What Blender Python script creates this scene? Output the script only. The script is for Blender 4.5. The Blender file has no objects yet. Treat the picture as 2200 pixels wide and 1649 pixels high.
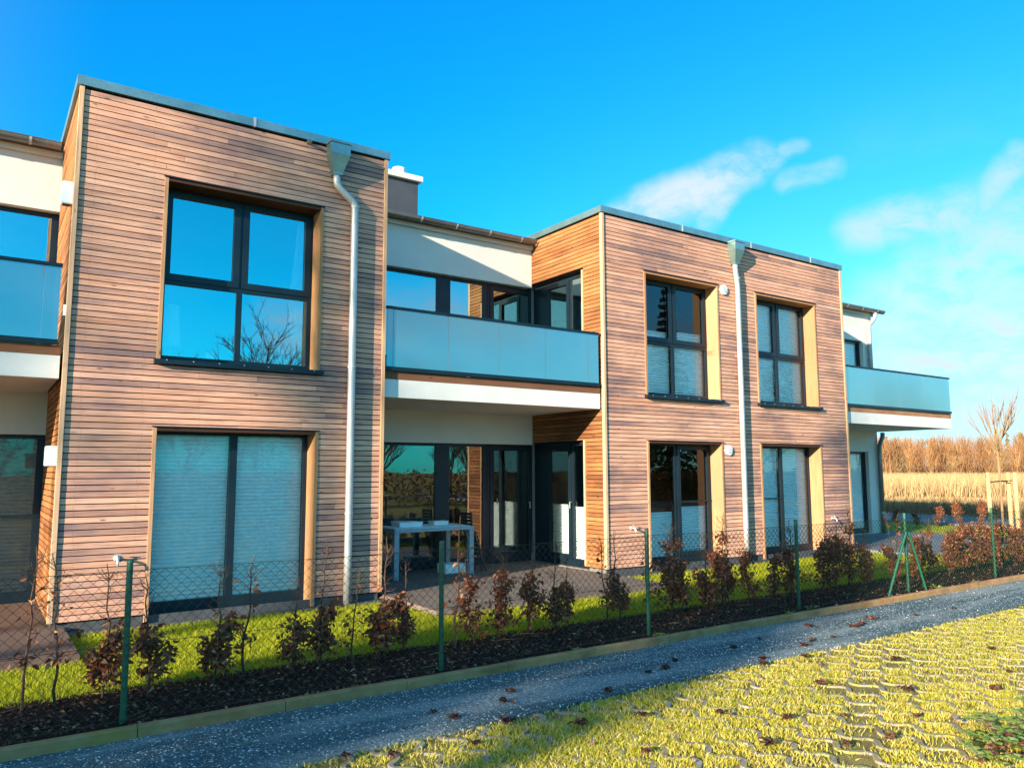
import bpy, math, random
import numpy as np
from mathutils import Vector, Matrix
random.seed(7); rng = np.random.default_rng(7)
R = math.radians
scene = bpy.context.scene
COL = scene.collection

# ------------------------------------------------------------------ camera, sky, sun, exposure
cam_d = bpy.data.cameras.new("camera"); cam = bpy.data.objects.new("camera", cam_d); COL.objects.link(cam)
cam_d.sensor_width = 36.0; cam_d.lens = 36.0 * 1667.46 / 2200.0; cam_d.clip_start = 0.05; cam_d.clip_end = 3000
CAM = Vector((0.0, -9.757, 1.595))
cam.matrix_world = Matrix.Translation(CAM) @ Matrix.Rotation(R(-34.484), 4, 'Z') @ Matrix.Rotation(R(96.391), 4, 'X') @ Matrix.Rotation(R(-0.15), 4, 'Z')
scene.camera = cam
SUN_DIR = Vector((2.95, 1.0, -0.757)).normalized()          # the way the light travels
SUN_EL = math.asin(-SUN_DIR.z); SUN_ROT = math.atan2(-SUN_DIR.x, -SUN_DIR.y) % (2 * math.pi)
scene.view_settings.view_transform = 'Standard'; scene.view_settings.look = 'None'
scene.view_settings.gamma = 1.0; scene.view_settings.exposure = 1.68

sun_d = bpy.data.lights.new("sun", 'SUN'); sun = bpy.data.objects.new("sun", sun_d); COL.objects.link(sun)
sun_d.energy = 5.0; sun_d.angle = R(0.53); sun_d.color = (1.0, 0.86, 0.67)
sun.rotation_euler = SUN_DIR.to_track_quat('-Z', 'Y').to_euler()


class NT:
    """small helper for building node trees"""
    def __init__(s, tree):
        s.t = tree; s.n = tree.nodes; s.l = tree.links
        for x in list(s.n): s.n.remove(x)
    def add(s, typ, **kw):
        nd = s.n.new(typ); ins = kw.pop('ins', {})
        for k, v in kw.items(): setattr(nd, k, v)
        for k, v in ins.items(): s.set(nd.inputs[k], v)
        return nd
    def set(s, sock, v):
        if isinstance(v, bpy.types.NodeSocket): s.l.new(v, sock)
        elif isinstance(v, (tuple, list)) and len(v) == 3 and sock.type == 'RGBA': sock.default_value = (*v, 1)
        else: sock.default_value = v
    def math(s, op, a, b=0.0, c=0.0, clamp=False):
        nd = s.add('ShaderNodeMath', operation=op, use_clamp=clamp)
        for i, v in enumerate((a, b, c)): s.set(nd.inputs[i], v)
        return nd.outputs[0]
    def vec(s, op, a, b=(0, 0, 0), scale=None):
        nd = s.add('ShaderNodeVectorMath', operation=op)
        s.set(nd.inputs[0], a); s.set(nd.inputs[1], b)
        if scale is not None: s.set(nd.inputs['Scale'], scale)
        return nd.outputs['Value'] if op in ('DOT_PRODUCT', 'LENGTH', 'DISTANCE') else nd.outputs[0]
    def mix(s, fac, a, b, blend='MIX'):
        nd = s.add('ShaderNodeMix', data_type='RGBA', blend_type=blend)
        s.set(nd.inputs[0], fac); s.set(nd.inputs[6], a); s.set(nd.inputs[7], b)
        return nd.outputs[2]
    def ramp(s, fac, a, b, lo=0.0, hi=1.0, smooth=True):
        nd = s.add('ShaderNodeMapRange', interpolation_type='SMOOTHSTEP' if smooth else 'LINEAR')
        for k, v in (('Value', fac), ('From Min', a), ('From Max', b), ('To Min', lo), ('To Max', hi)): s.set(nd.inputs[k], v)
        return nd.outputs[0]
    def noise(s, vec, scale, detail=3, rough=0.55, out=0, dist=0.0):
        nd = s.add('ShaderNodeTexNoise', ins={'Vector': vec, 'Scale': scale, 'Detail': detail, 'Roughness': rough, 'Distortion': dist})
        return nd.outputs[out]
    def scalev(s, vec, sc):
        return s.vec('MULTIPLY', vec, sc)


world = bpy.data.worlds.new("World"); scene.world = world; world.use_nodes = True
w = NT(world.node_tree)
D = w.add('ShaderNodeTexCoord').outputs['Generated']
sky = w.add('ShaderNodeTexSky', sky_type='NISHITA', sun_disc=False, sun_elevation=SUN_EL, sun_rotation=SUN_ROT,
            altitude=50, air_density=1.0, dust_density=0.3, ozone_density=2.0).outputs[0]
sep = w.add('ShaderNodeSeparateXYZ', ins={0: D})
zc = w.math('MAXIMUM', sep.outputs[2], 0.0)
SKY_GAIN = (0.02, 1.12, 1.9)
sky_c = w.mix(1.0, sky, SKY_GAIN, 'MULTIPLY')
# pale milky air low down on the side away from the sun (where the photograph looks)
low = w.math('MULTIPLY', w.math('POWER', w.math('SUBTRACT', 1.0, zc), 6.0), w.ramp(sep.outputs[0], 0.35, 0.95, 0.0, 1.0))
sky_c = w.mix(w.math('MULTIPLY', low, 0.9), sky_c, (4.3, 5.2, 5.45))
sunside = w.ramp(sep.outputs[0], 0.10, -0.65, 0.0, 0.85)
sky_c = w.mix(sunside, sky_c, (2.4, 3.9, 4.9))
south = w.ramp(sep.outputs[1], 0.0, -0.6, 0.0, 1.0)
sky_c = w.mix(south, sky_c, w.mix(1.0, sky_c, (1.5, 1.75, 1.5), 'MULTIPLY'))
warp = w.noise(D, 5.0, 4, 0.6, out=1)
Dw = w.vec('ADD', D, w.vec('SCALE', w.vec('SUBTRACT', warp, (0.5, 0.5, 0.5)), scale=0.07))
det = w.noise(w.vec('ADD', w.scalev(D, (5.0, 9.0, 16.0)), w.vec('SCALE', warp, scale=1.2)), 1.5, 7, 0.66)
cl = None
for p, q, wd, st in [((0.645, 0.693, 0.318), (0.745, 0.559, 0.364), 0.030, 0.80), ((0.676, 0.664, 0.308), (0.735, 0.578, 0.353), 0.036, 0.85), ((0.715, 0.620, 0.300), (0.740, 0.578, 0.345), 0.024, 0.65),
                     ((0.757, 0.540, 0.372), (0.764, 0.526, 0.374), 0.016, 0.45), ((0.765, 0.545, 0.335), (0.793, 0.506, 0.345), 0.020, 0.45),
                     ((0.828, 0.490, 0.268), (0.876, 0.395, 0.283), 0.040, 0.60), ((0.880, 0.385, 0.275), (0.880, 0.340, 0.333), 0.026, 0.6),
                     ((0.870, 0.470, 0.150), (0.905, 0.360, 0.235), 0.110, 0.60), ((0.885, 0.440, 0.090), (0.915, 0.380, 0.120), 0.120, 0.85),
                     ((0.75, -0.60, 0.26), (0.62, -0.70, 0.30), 0.06, 0.55), ((0.55, -0.80, 0.20), (0.30, -0.93, 0.18), 0.06, 0.55),
                     ((0.86, -0.46, 0.20), (0.70, -0.68, 0.15), 0.06, 0.50)]:
    p, q = Vector(p).normalized(), Vector(q).normalized(); e = q - p
    rel = w.vec('SUBTRACT', Dw, tuple(p))
    t = w.math('DIVIDE', w.vec('DOT_PRODUCT', rel, tuple(e)), e.length_squared, clamp=True)
    dist = w.vec('LENGTH', w.vec('SUBTRACT', rel, w.vec('SCALE', tuple(e), scale=t)))
    f = w.math('MULTIPLY', w.ramp(dist, wd, wd * 0.15, 0.0, 1.0), st)
    cl = f if cl is None else w.math('MAXIMUM', cl, f)
cl = w.math('MULTIPLY', cl, w.ramp(det, 0.30, 0.64, 0.28, 1.2), clamp=True)
veil = w.math('MULTIPLY', w.ramp(w.noise(w.scalev(D, (2.0, 2.0, 5.0)), 1.3, 5, 0.6), 0.48, 0.75), w.ramp(sep.outputs[2], 0.45, 0.05, 0.0, 0.5))
veil = w.math('MULTIPLY', veil, w.ramp(sep.outputs[0], 0.45, 0.9, 0.12, 1.0))
cl = w.math('MAXIMUM', cl, veil)
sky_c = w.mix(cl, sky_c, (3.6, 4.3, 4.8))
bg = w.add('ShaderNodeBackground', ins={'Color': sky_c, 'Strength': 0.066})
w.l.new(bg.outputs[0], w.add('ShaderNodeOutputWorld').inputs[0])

# ------------------------------------------------------------------ materials
MATS = {}
def material(name, rough=0.7, spec=0.3, metal=0.0):
    m = bpy.data.materials.new(name); m.use_nodes = True; MATS[name] = m
    n = NT(m.node_tree)
    out = n.add('ShaderNodeOutputMaterial'); b = n.add('ShaderNodeBsdfPrincipled')
    b.inputs['Roughness'].default_value = rough; b.inputs['Specular IOR Level'].default_value = spec; b.inputs['Metallic'].default_value = metal
    n.l.new(b.outputs[0], out.inputs[0])
    n.b = b; n.out = out
    n.o = n.add('ShaderNodeTexCoord').outputs['Object']
    n.g = n.add('ShaderNodeNewGeometry').outputs['Position']
    return m, n
def bump(n, h, strength=0.4, dist=0.01):
    nd = n.add('ShaderNodeBump', ins={'Height': h, 'Strength': strength, 'Distance': dist}); n.l.new(nd.outputs[0], n.b.inputs['Normal'])
def noisy(name, c1, c2, scale=4.0, rough=0.7, spec=0.3, metal=0.0, fine=60.0, bstr=0.15, stretch=(1, 1, 1)):
    m, n = material(name, rough, spec, metal)
    v = n.scalev(n.g, stretch)
    f = n.ramp(n.noise(v, scale, 5, 0.6), 0.3, 0.7); f2 = n.noise(v, fine, 3, 0.6)
    c = n.mix(f, c1, c2); c = n.mix(n.ramp(f2, 0.3, 0.8, 0.0, 0.35), c, tuple(x * 0.6 for x in c1))
    n.set(n.b.inputs['Base Color'], c)
    if bstr: bump(n, f2, bstr, 0.004)
    return m
def wood(name, axis, pale, mid, dark, grey, weather=0.6, rough=0.75):
    """boards running along `axis` (0 = x, 1 = y, 2 = z); face attribute tint = (tone, weathering, offset)"""
    m, n = material(name, rough, 0.2)
    at = n.add('ShaderNodeAttribute', attribute_name='tint')
    s = n.add('ShaderNodeSeparateColor', ins={0: at.outputs['Color']})
    tone, wth, off = s.outputs[0], s.outputs[1], s.outputs[2]
    offv = n.add('ShaderNodeCombineXYZ', ins={0: n.math('MULTIPLY', off, 37.0), 1: n.math('MULTIPLY', off, 53.0), 2: n.math('MULTIPLY', off, 71.0)}).outputs[0]
    sc = [90.0, 90.0, 90.0]; sc[axis] = 2.2
    v = n.vec('ADD', n.scalev(n.g, tuple(sc)), offv)
    grain = n.noise(v, 1.0, 4, 0.65)
    sc2 = [14.0, 14.0, 14.0]; sc2[axis] = 1.6
    v2 = n.vec('ADD', n.scalev(n.g, tuple(sc2)), offv)
    streak = n.noise(v2, 1.0, 4, 0.6, dist=0.6)
    patch = n.noise(n.scalev(n.g, (0.55, 0.55, 0.9)), 1.0, 4, 0.6)
    c = n.mix(n.ramp(n.math('ADD', tone, n.math('MULTIPLY', n.math('SUBTRACT', streak, 0.5), 1.4)), 0.1, 0.95), mid, pale)
    c = n.mix(n.ramp(grain, 0.42, 0.75, 0.0, 0.62), c, dark)
    wf = n.ramp(n.math('ADD', n.math('ADD', n.math('MULTIPLY', wth, 0.22), n.math('MULTIPLY', streak, 0.5)), n.math('MULTIPLY', patch, 1.0)), 0.74, 1.10, 0.0, weather)
    c = n.mix(wf, c, grey)
    blot = n.ramp(n.noise(n.vec('ADD', n.scalev(n.g, (2.0, 2.0, 5.0)), offv), 1.0, 3, 0.5), 0.66, 0.8, 0.0, 0.5)
    c = n.mix(blot, c, dark)
    # knots
    k = [13.0, 13.0, 13.0]; k[axis] = 3.4
    vo = n.add('ShaderNodeTexVoronoi', ins={'Vector': n.vec('ADD', n.scalev(n.g, tuple(k)), offv), 'Scale': 1.0})
    kn = n.math('MULTIPLY', n.ramp(vo.outputs['Distance'], 0.16, 0.05), n.ramp(n.add('ShaderNodeSeparateColor', ins={0: vo.outputs['Color']}).outputs[0], 0.62, 0.66))
    c = n.mix(n.math('MULTIPLY', kn, 0.8), c, tuple(x * 0.55 for x in dark))
    if axis < 2:      # two nails per board at every batten
        sx = n.add('ShaderNodeSeparateXYZ', ins={0: n.g})
        du = n.math('MULTIPLY', n.math('ABSOLUTE', n.math('SUBTRACT', n.math('FRACT', n.math('ADD', n.math('DIVIDE', sx.outputs[axis], 0.62), n.math('MULTIPLY', off, 0.06))), 0.5)), 0.62)
        fv = n.math('MULTIPLY', n.math('FRACT', n.math('DIVIDE', sx.outputs[2], 0.0695)), 0.0695)
        dv = n.math('MINIMUM', n.math('ABSOLUTE', n.math('SUBTRACT', fv, 0.014)), n.math('ABSOLUTE', n.math('SUBTRACT', fv, 0.044)))
        dn = n.math('SQRT', n.math('ADD', n.math('MULTIPLY', du, du), n.math('MULTIPLY', dv, dv)))
        c = n.mix(n.ramp(dn, 0.0060, 0.0025, 0.0, 0.6), c, (0.035, 0.022, 0.02))
    n.set(n.b.inputs['Base Color'], c)
    bump(n, n.math('ADD', grain, n.math('MULTIPLY', streak, 0.5)), 0.35, 0.003)
    return m
FW = dict(pale=(0.73, 0.40, 0.275), mid=(0.50, 0.24, 0.152), dark=(0.12, 0.050, 0.032), grey=(0.150, 0.098, 0.105), weather=0.88)
wood('front_wood', 0, **FW)
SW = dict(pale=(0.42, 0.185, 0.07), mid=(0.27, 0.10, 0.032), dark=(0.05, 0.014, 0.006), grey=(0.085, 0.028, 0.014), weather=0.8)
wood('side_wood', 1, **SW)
wood('trim_wood', 2, pale=(0.58, 0.37, 0.22), mid=(0.44, 0.26, 0.14), dark=(0.18, 0.085, 0.04), grey=(0.37, 0.25, 0.17), weather=0.4)
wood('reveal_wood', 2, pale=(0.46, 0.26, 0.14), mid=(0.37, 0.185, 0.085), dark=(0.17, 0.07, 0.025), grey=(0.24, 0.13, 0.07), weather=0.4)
wood('plank_wood', 0, pale=(0.46, 0.22, 0.11), mid=(0.22, 0.085, 0.035), dark=(0.05, 0.02, 0.012), grey=(0.09, 0.045, 0.03), weather=0.6)
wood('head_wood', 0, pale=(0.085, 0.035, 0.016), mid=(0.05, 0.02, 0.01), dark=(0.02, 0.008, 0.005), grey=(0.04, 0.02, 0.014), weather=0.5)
wood('stake_wood', 2, pale=(0.66, 0.42, 0.20), mid=(0.50, 0.29, 0.12), dark=(0.25, 0.12, 0.05), grey=(0.35, 0.22, 0.12), weather=0.3)
noisy('membrane', (0.006, 0.006, 0.007), (0.010, 0.010, 0.012), rough=0.9, bstr=0)
noisy('render_white', (0.60, 0.59, 0.56), (0.54, 0.53, 0.50), 1.2, 0.9, 0.2, fine=180, bstr=0.35)
noisy('plinth_grey', (0.045, 0.05, 0.055), (0.07, 0.075, 0.08), 3, 0.85)
noisy('interior', (0.16, 0.15, 0.14), (0.19, 0.18, 0.165), 1, 0.9, bstr=0)
noisy('frame_dark', (0.004, 0.012, 0.020), (0.007, 0.017, 0.026), 3, 0.42, 0.3, bstr=0.03)
noisy('zinc', (0.16, 0.26, 0.255), (0.24, 0.35, 0.34), 2.5, 0.42, 0.5, 0.75, fine=30, bstr=0.1, stretch=(1, 1, 1))
noisy('zinc_pale', (0.36, 0.37, 0.36), (0.46, 0.46, 0.44), 3.0, 0.5, 0.5, 0.45, fine=30, bstr=0.08, stretch=(1, 1, 0.4))
noisy('gutter_zinc', (0.16, 0.15, 0.14), (0.25, 0.23, 0.21), 2.0, 0.42, 0.5, 0.7, fine=30, bstr=0.08)
noisy('chimney_grey', (0.045, 0.048, 0.060), (0.058, 0.062, 0.074), 2, 0.7)
noisy('cap_concrete', (0.62, 0.56, 0.47), (0.70, 0.64, 0.54), 3, 0.85)
noisy('white_plastic', (0.78, 0.78, 0.77), (0.82, 0.82, 0.81), 3, 0.35, 0.5, bstr=0)
noisy('blind_white', (0.90, 0.91, 0.89), (0.92, 0.92, 0.90), 1.5, 0.8, 0.2, bstr=0)
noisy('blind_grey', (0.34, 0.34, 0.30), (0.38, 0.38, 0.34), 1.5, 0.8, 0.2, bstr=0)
noisy('film_white', (0.74, 0.78, 0.76), (0.78, 0.81, 0.80), 1.5, 0.7, 0.2, bstr=0)
noisy('tap_metal', (0.66, 0.65, 0.62), (0.74, 0.73, 0.70), 30, 0.3, 0.5, 0.6, bstr=0)
noisy('post_green', (0.008, 0.075, 0.035), (0.012, 0.10, 0.05), 12, 0.5, 0.5, fine=90, bstr=0.15)
noisy('wire_green', (0.004, 0.02, 0.012), (0.006, 0.026, 0.016), 9, 0.5, 0.4, bstr=0)
noisy('table_metal', (0.22, 0.27, 0.29), (0.28, 0.33, 0.35), 6, 0.45, 0.5, bstr=0.05)
noisy('black_metal', (0.012, 0.012, 0.013), (0.02, 0.02, 0.02), 6, 0.45, 0.5, bstr=0.05)
noisy('cardboard_white', (0.72, 0.72, 0.69), (0.78, 0.78, 0.75), 3, 0.8, bstr=0.05)
noisy('strap_dark', (0.02, 0.014, 0.012), (0.03, 0.02, 0.016), 9, 0.8, bstr=0)
noisy('bark_dark', (0.055, 0.032, 0.022), (0.10, 0.062, 0.042), 20, 0.9, 0.1, fine=120, bstr=0.4)
noisy('bark_pale', (0.20, 0.13, 0.07), (0.30, 0.20, 0.11), 3, 0.85, 0.15, fine=40, bstr=0.3, stretch=(1, 1, 0.3))
noisy('bark_tan', (0.26, 0.16, 0.07), (0.36, 0.23, 0.10), 0.4, 0.9, 0.1, bstr=0)
noisy('pine_green', (0.018, 0.040, 0.014), (0.045, 0.080, 0.022), 1.0, 0.8, 0.1, bstr=0)
noisy('house_brick', (0.30, 0.17, 0.12), (0.38, 0.22, 0.15), 2, 0.9)
noisy('house_roof', (0.40, 0.36, 0.32), (0.5, 0.45, 0.40), 2, 0.8)

def attr_mat(name, c1, c2, c3, rough=0.7, trans=0.0, spec=0.25, patch=None):
    """tint.r chooses between c1 and c2, tint.g mixes to c3; optional light passing through thin leaves"""
    m, n = material(name, rough, spec)
    at = n.add('ShaderNodeAttribute', attribute_name='tint')
    s = n.add('ShaderNodeSeparateColor', ins={0: at.outputs['Color']})
    c = n.mix(s.outputs[0], c1, c2); c = n.mix(s.outputs[1], c, c3)
    if patch: c = n.mix(n.ramp(n.noise(n.g, patch[0], 4, 0.6), 0.42, 0.66, 0.0, patch[2]), c, patch[1])
    n.set(n.b.inputs['Base Color'], c)
    if trans:
        t = n.add('ShaderNodeBsdfTranslucent', ins={'Color': c})
        mx = n.add('ShaderNodeMixShader', ins={0: trans}); n.l.new(n.b.outputs[0], mx.inputs[1]); n.l.new(t.outputs[0], mx.inputs[2])
        n.l.new(mx.outputs[0], n.out.inputs[0])
    return m
attr_mat('lawn_blade', (0.21, 0.27, 0.006), (0.46, 0.44, 0.014), (0.56, 0.46, 0.05), 0.6, 0.45)
attr_mat('paver_blade', (0.36, 0.36, 0.014), (0.78, 0.62, 0.085), (0.80, 0.60, 0.28), 0.65, 0.4)
attr_mat('beech_leaf', (0.125, 0.034, 0.016), (0.26, 0.082, 0.034), (0.46, 0.22, 0.11), 0.6, 0.3)
attr_mat('litter_leaf', (0.075, 0.03, 0.017), (0.15, 0.065, 0.032), (0.42, 0.26, 0.13), 0.75)
attr_mat('clump_leaf', (0.045, 0.018, 0.012), (0.085, 0.034, 0.02), (0.14, 0.06, 0.035), 0.75)
attr_mat('weed_leaf', (0.16, 0.26, 0.03), (0.30, 0.40, 0.06), (0.45, 0.48, 0.2), 0.55, 0.35)
attr_mat('reed', (0.42, 0.27, 0.12), (0.54, 0.37, 0.18), (0.32, 0.19, 0.07), 0.8, 0.25)
attr_mat('far_twig', (0.115, 0.052, 0.021), (0.20, 0.098, 0.040), (0.34, 0.21, 0.09), 0.9, 0.0)
attr_mat('far_conifer', (0.15, 0.12, 0.04), (0.24, 0.17, 0.05), (0.30, 0.18, 0.05), 0.9, 0.0)
attr_mat('needle', (0.02, 0.042, 0.012), (0.05, 0.085, 0.022), (0.09, 0.10, 0.03), 0.7, 0.15)
attr_mat('scrub', (0.13, 0.07, 0.04), (0.20, 0.115, 0.06), (0.34, 0.22, 0.10), 0.9, 0.0)
attr_mat('pebble', (0.05, 0.09, 0.10), (0.18, 0.24, 0.25), (0.62, 0.64, 0.62), 0.75)

def glass_mat(name, tint, base=0.22, gain=1.5, back=False, gcol=(0.92, 0.97, 1.0)):
    m, n = material(name)
    tr = n.add('ShaderNodeBsdfTransparent', ins={'Color': tint})
    if back:
        n.l.new(tr.outputs[0], n.out.inputs[0]); return m
    gl = n.add('ShaderNodeBsdfGlossy', ins={'Roughness': 0.004, 'Color': gcol})
    wob = n.noise(n.g, 1.7, 2, 0.4)
    bn = n.add('ShaderNodeBump', ins={'Height': wob, 'Strength': 0.045, 'Distance': 0.02}); n.l.new(bn.outputs[0], gl.inputs['Normal'])
    fr = n.add('ShaderNodeFresnel', ins={'IOR': 1.5}).outputs[0]
    f = n.math('ADD', n.math('MULTIPLY', fr, gain), base, clamp=True)
    mx = n.add('ShaderNodeMixShader', ins={0: f}); n.l.new(tr.outputs[0], mx.inputs[1]); n.l.new(gl.outputs[0], mx.inputs[2])
    n.l.new(mx.outputs[0], n.out.inputs[0]); return m
glass_mat('glass_clear', (0.97, 0.99, 0.99), 0.0, 1.1); glass_mat('glass_mid', (0.88, 0.94, 0.94), 0.10, 1.5); glass_mat('glass_coated', (0.86, 0.92, 0.92), 0.34, 1.5, gcol=(0.80, 1.0, 0.96)); glass_mat('glass_back', (0.97, 0.98, 0.98), back=True)
def frosted(name):
    m, n = material(name, 0.5, 0.5)
    c = n.mix(n.ramp(n.noise(n.g, 0.8, 3, 0.5), 0.3, 0.7), (0.075, 0.17, 0.172), (0.10, 0.20, 0.198))
    n.set(n.b.inputs['Base Color'], c); n.b.inputs['Roughness'].default_value = 0.6
    tl = n.add('ShaderNodeBsdfTranslucent', ins={'Color': (0.20, 0.42, 0.43)})
    tr = n.add('ShaderNodeBsdfTransparent', ins={'Color': (0.6, 0.82, 0.84)})
    gl = n.add('ShaderNodeBsdfGlossy', ins={'Roughness': 0.09, 'Color': (0.80, 0.94, 0.97)})
    m1 = n.add('ShaderNodeMixShader', ins={0: 0.4}); n.l.new(n.b.outputs[0], m1.inputs[1]); n.l.new(tl.outputs[0], m1.inputs[2])
    m2 = n.add('ShaderNodeMixShader', ins={0: 0.2}); n.l.new(m1.outputs[0], m2.inputs[1]); n.l.new(tr.outputs[0], m2.inputs[2])
    f = n.math('ADD', n.math('MULTIPLY', n.add('ShaderNodeFresnel', ins={'IOR': 1.5}).outputs[0], 1.4), 0.14, clamp=True)
    m3 = n.add('ShaderNodeMixShader', ins={0: f}); n.l.new(m2.outputs[0], m3.inputs[1]); n.l.new(gl.outputs[0], m3.inputs[2])
    n.l.new(m3.outputs[0], n.out.inputs[0]); return m
frosted('frosted_glass')

# grounds
def m_gravel():
    m, n = material('gravel', 0.85, 0.3)
    vo = n.add('ShaderNodeTexVoronoi', ins={'Vector': n.g, 'Scale': 85.0})
    s = n.add('ShaderNodeSeparateColor', ins={0: vo.outputs['Color']})
    c = n.mix(s.outputs[0], (0.014, 0.036, 0.044), (0.095, 0.145, 0.152)); c = n.mix(n.ramp(s.outputs[1], 0.94, 0.97), c, (0.75, 0.78, 0.76))
    c = n.mix(n.ramp(vo.outputs['Distance'], 0.55, 0.9, 0.0, 0.75), c, (0.012, 0.025, 0.03))
    lit_track = n.ramp(n.noise(n.scalev(n.g, (0.35, 2.6, 1)), 1.0, 5, 0.6), 0.46, 0.66)  # pale wheel tracks, with sunlit streaks put into their colour
    c = n.mix(n.math('MULTIPLY', lit_track, 0.55), c, n.mix(s.outputs[2], (0.10, 0.12, 0.115), (0.46, 0.47, 0.44)))
    c = n.mix(n.ramp(n.noise(n.g, 3.3, 5, 0.65), 0.6, 0.8, 0.0, 0.6), c, (0.035, 0.032, 0.025))
    n.set(n.b.inputs['Base Color'], c); bump(n, n.math('MULTIPLY', vo.outputs['Distance'], -1.0), 0.9, 0.008); return m
m_gravel()
def m_soil():
    m, n = material('soil', 0.95, 0.1)
    c = n.mix(n.ramp(n.noise(n.g, 14, 5, 0.65), 0.35, 0.7), (0.012, 0.006, 0.005), (0.036, 0.018, 0.013))
    n.set(n.b.inputs['Base Color'], c); bump(n, n.noise(n.g, 30, 5, 0.7), 1.0, 0.03); return m
m_soil()
def m_turf(name, a, b, c3):
    m, n = material(name, 0.9, 0.1)
    c = n.mix(n.ramp(n.noise(n.g, 2.2, 5, 0.65), 0.35, 0.65), a, b); c = n.mix(n.ramp(n.noise(n.g, 60, 4, 0.7), 0.4, 0.75, 0, 0.6), c, c3)
    n.set(n.b.inputs['Base Color'], c); bump(n, n.noise(n.g, 70, 4, 0.7), 0.8, 0.02); return m
m_turf('turf', (0.13, 0.19, 0.015), (0.22, 0.27, 0.02), (0.05, 0.06, 0.01))
m_turf('thatch', (0.18, 0.15, 0.05), (0.26, 0.21, 0.07), (0.07, 0.045, 0.02))
m_turf('field', (0.26, 0.21, 0.035), (0.34, 0.25, 0.06), (0.17, 0.12, 0.03))
m_turf('hill_ground', (0.17, 0.09, 0.03), (0.22, 0.12, 0.04), (0.1, 0.05, 0.02))
noisy('terrace_stone', (0.11, 0.085, 0.07), (0.17, 0.13, 0.105), 2.0, 0.85, fine=70, bstr=0.2)
noisy('deck_brown', (0.10, 0.062, 0.048), (0.15, 0.095, 0.075), 2.0, 0.8, fine=50, bstr=0.2)
noisy('asphalt', (0.11, 0.12, 0.13), (0.16, 0.17, 0.18), 1.0, 0.9, fine=60, bstr=0.2)
def m_paver():
    m, n = material('paver_stone', 0.9, 0.15)
    c = n.mix(n.ramp(n.noise(n.g, 6, 4, 0.6), 0.3, 0.7), (0.19, 0.155, 0.13), (0.29, 0.245, 0.21))
    c = n.mix(n.ramp(n.noise(n.g, 9, 5, 0.7), 0.44, 0.62, 0.0, 0.9), c, (0.30, 0.27, 0.05))
    c = n.mix(n.ramp(n.noise(n.g, 2.1, 4, 0.6), 0.52, 0.7, 0.0, 0.75), c, (0.16, 0.13, 0.06))
    n.set(n.b.inputs['Base Color'], c); bump(n, n.noise(n.g, 120, 4, 0.7), 0.6, 0.006)
m_paver()
def m_kerb():
    m, n = material('kerb_stone', 0.9, 0.15)
    c = n.mix(n.ramp(n.noise(n.g, 5, 5, 0.65), 0.3, 0.7), (0.25, 0.135, 0.06), (0.34, 0.20, 0.095))
    c = n.mix(n.ramp(n.noise(n.scalev(n.g, (1.5, 1, 8)), 1.0, 4, 0.6), 0.5, 0.7, 0.0, 0.7), c, (0.12, 0.085, 0.035))
    c = n.mix(n.ramp(n.noise(n.g, 1.1, 3, 0.5), 0.55, 0.7, 0.0, 0.5), c, (0.33, 0.22, 0.05))
    n.set(n.b.inputs['Base Color'], c); bump(n, n.noise(n.g, 90, 4, 0.7), 0.6, 0.008); return m
m_kerb()

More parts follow.
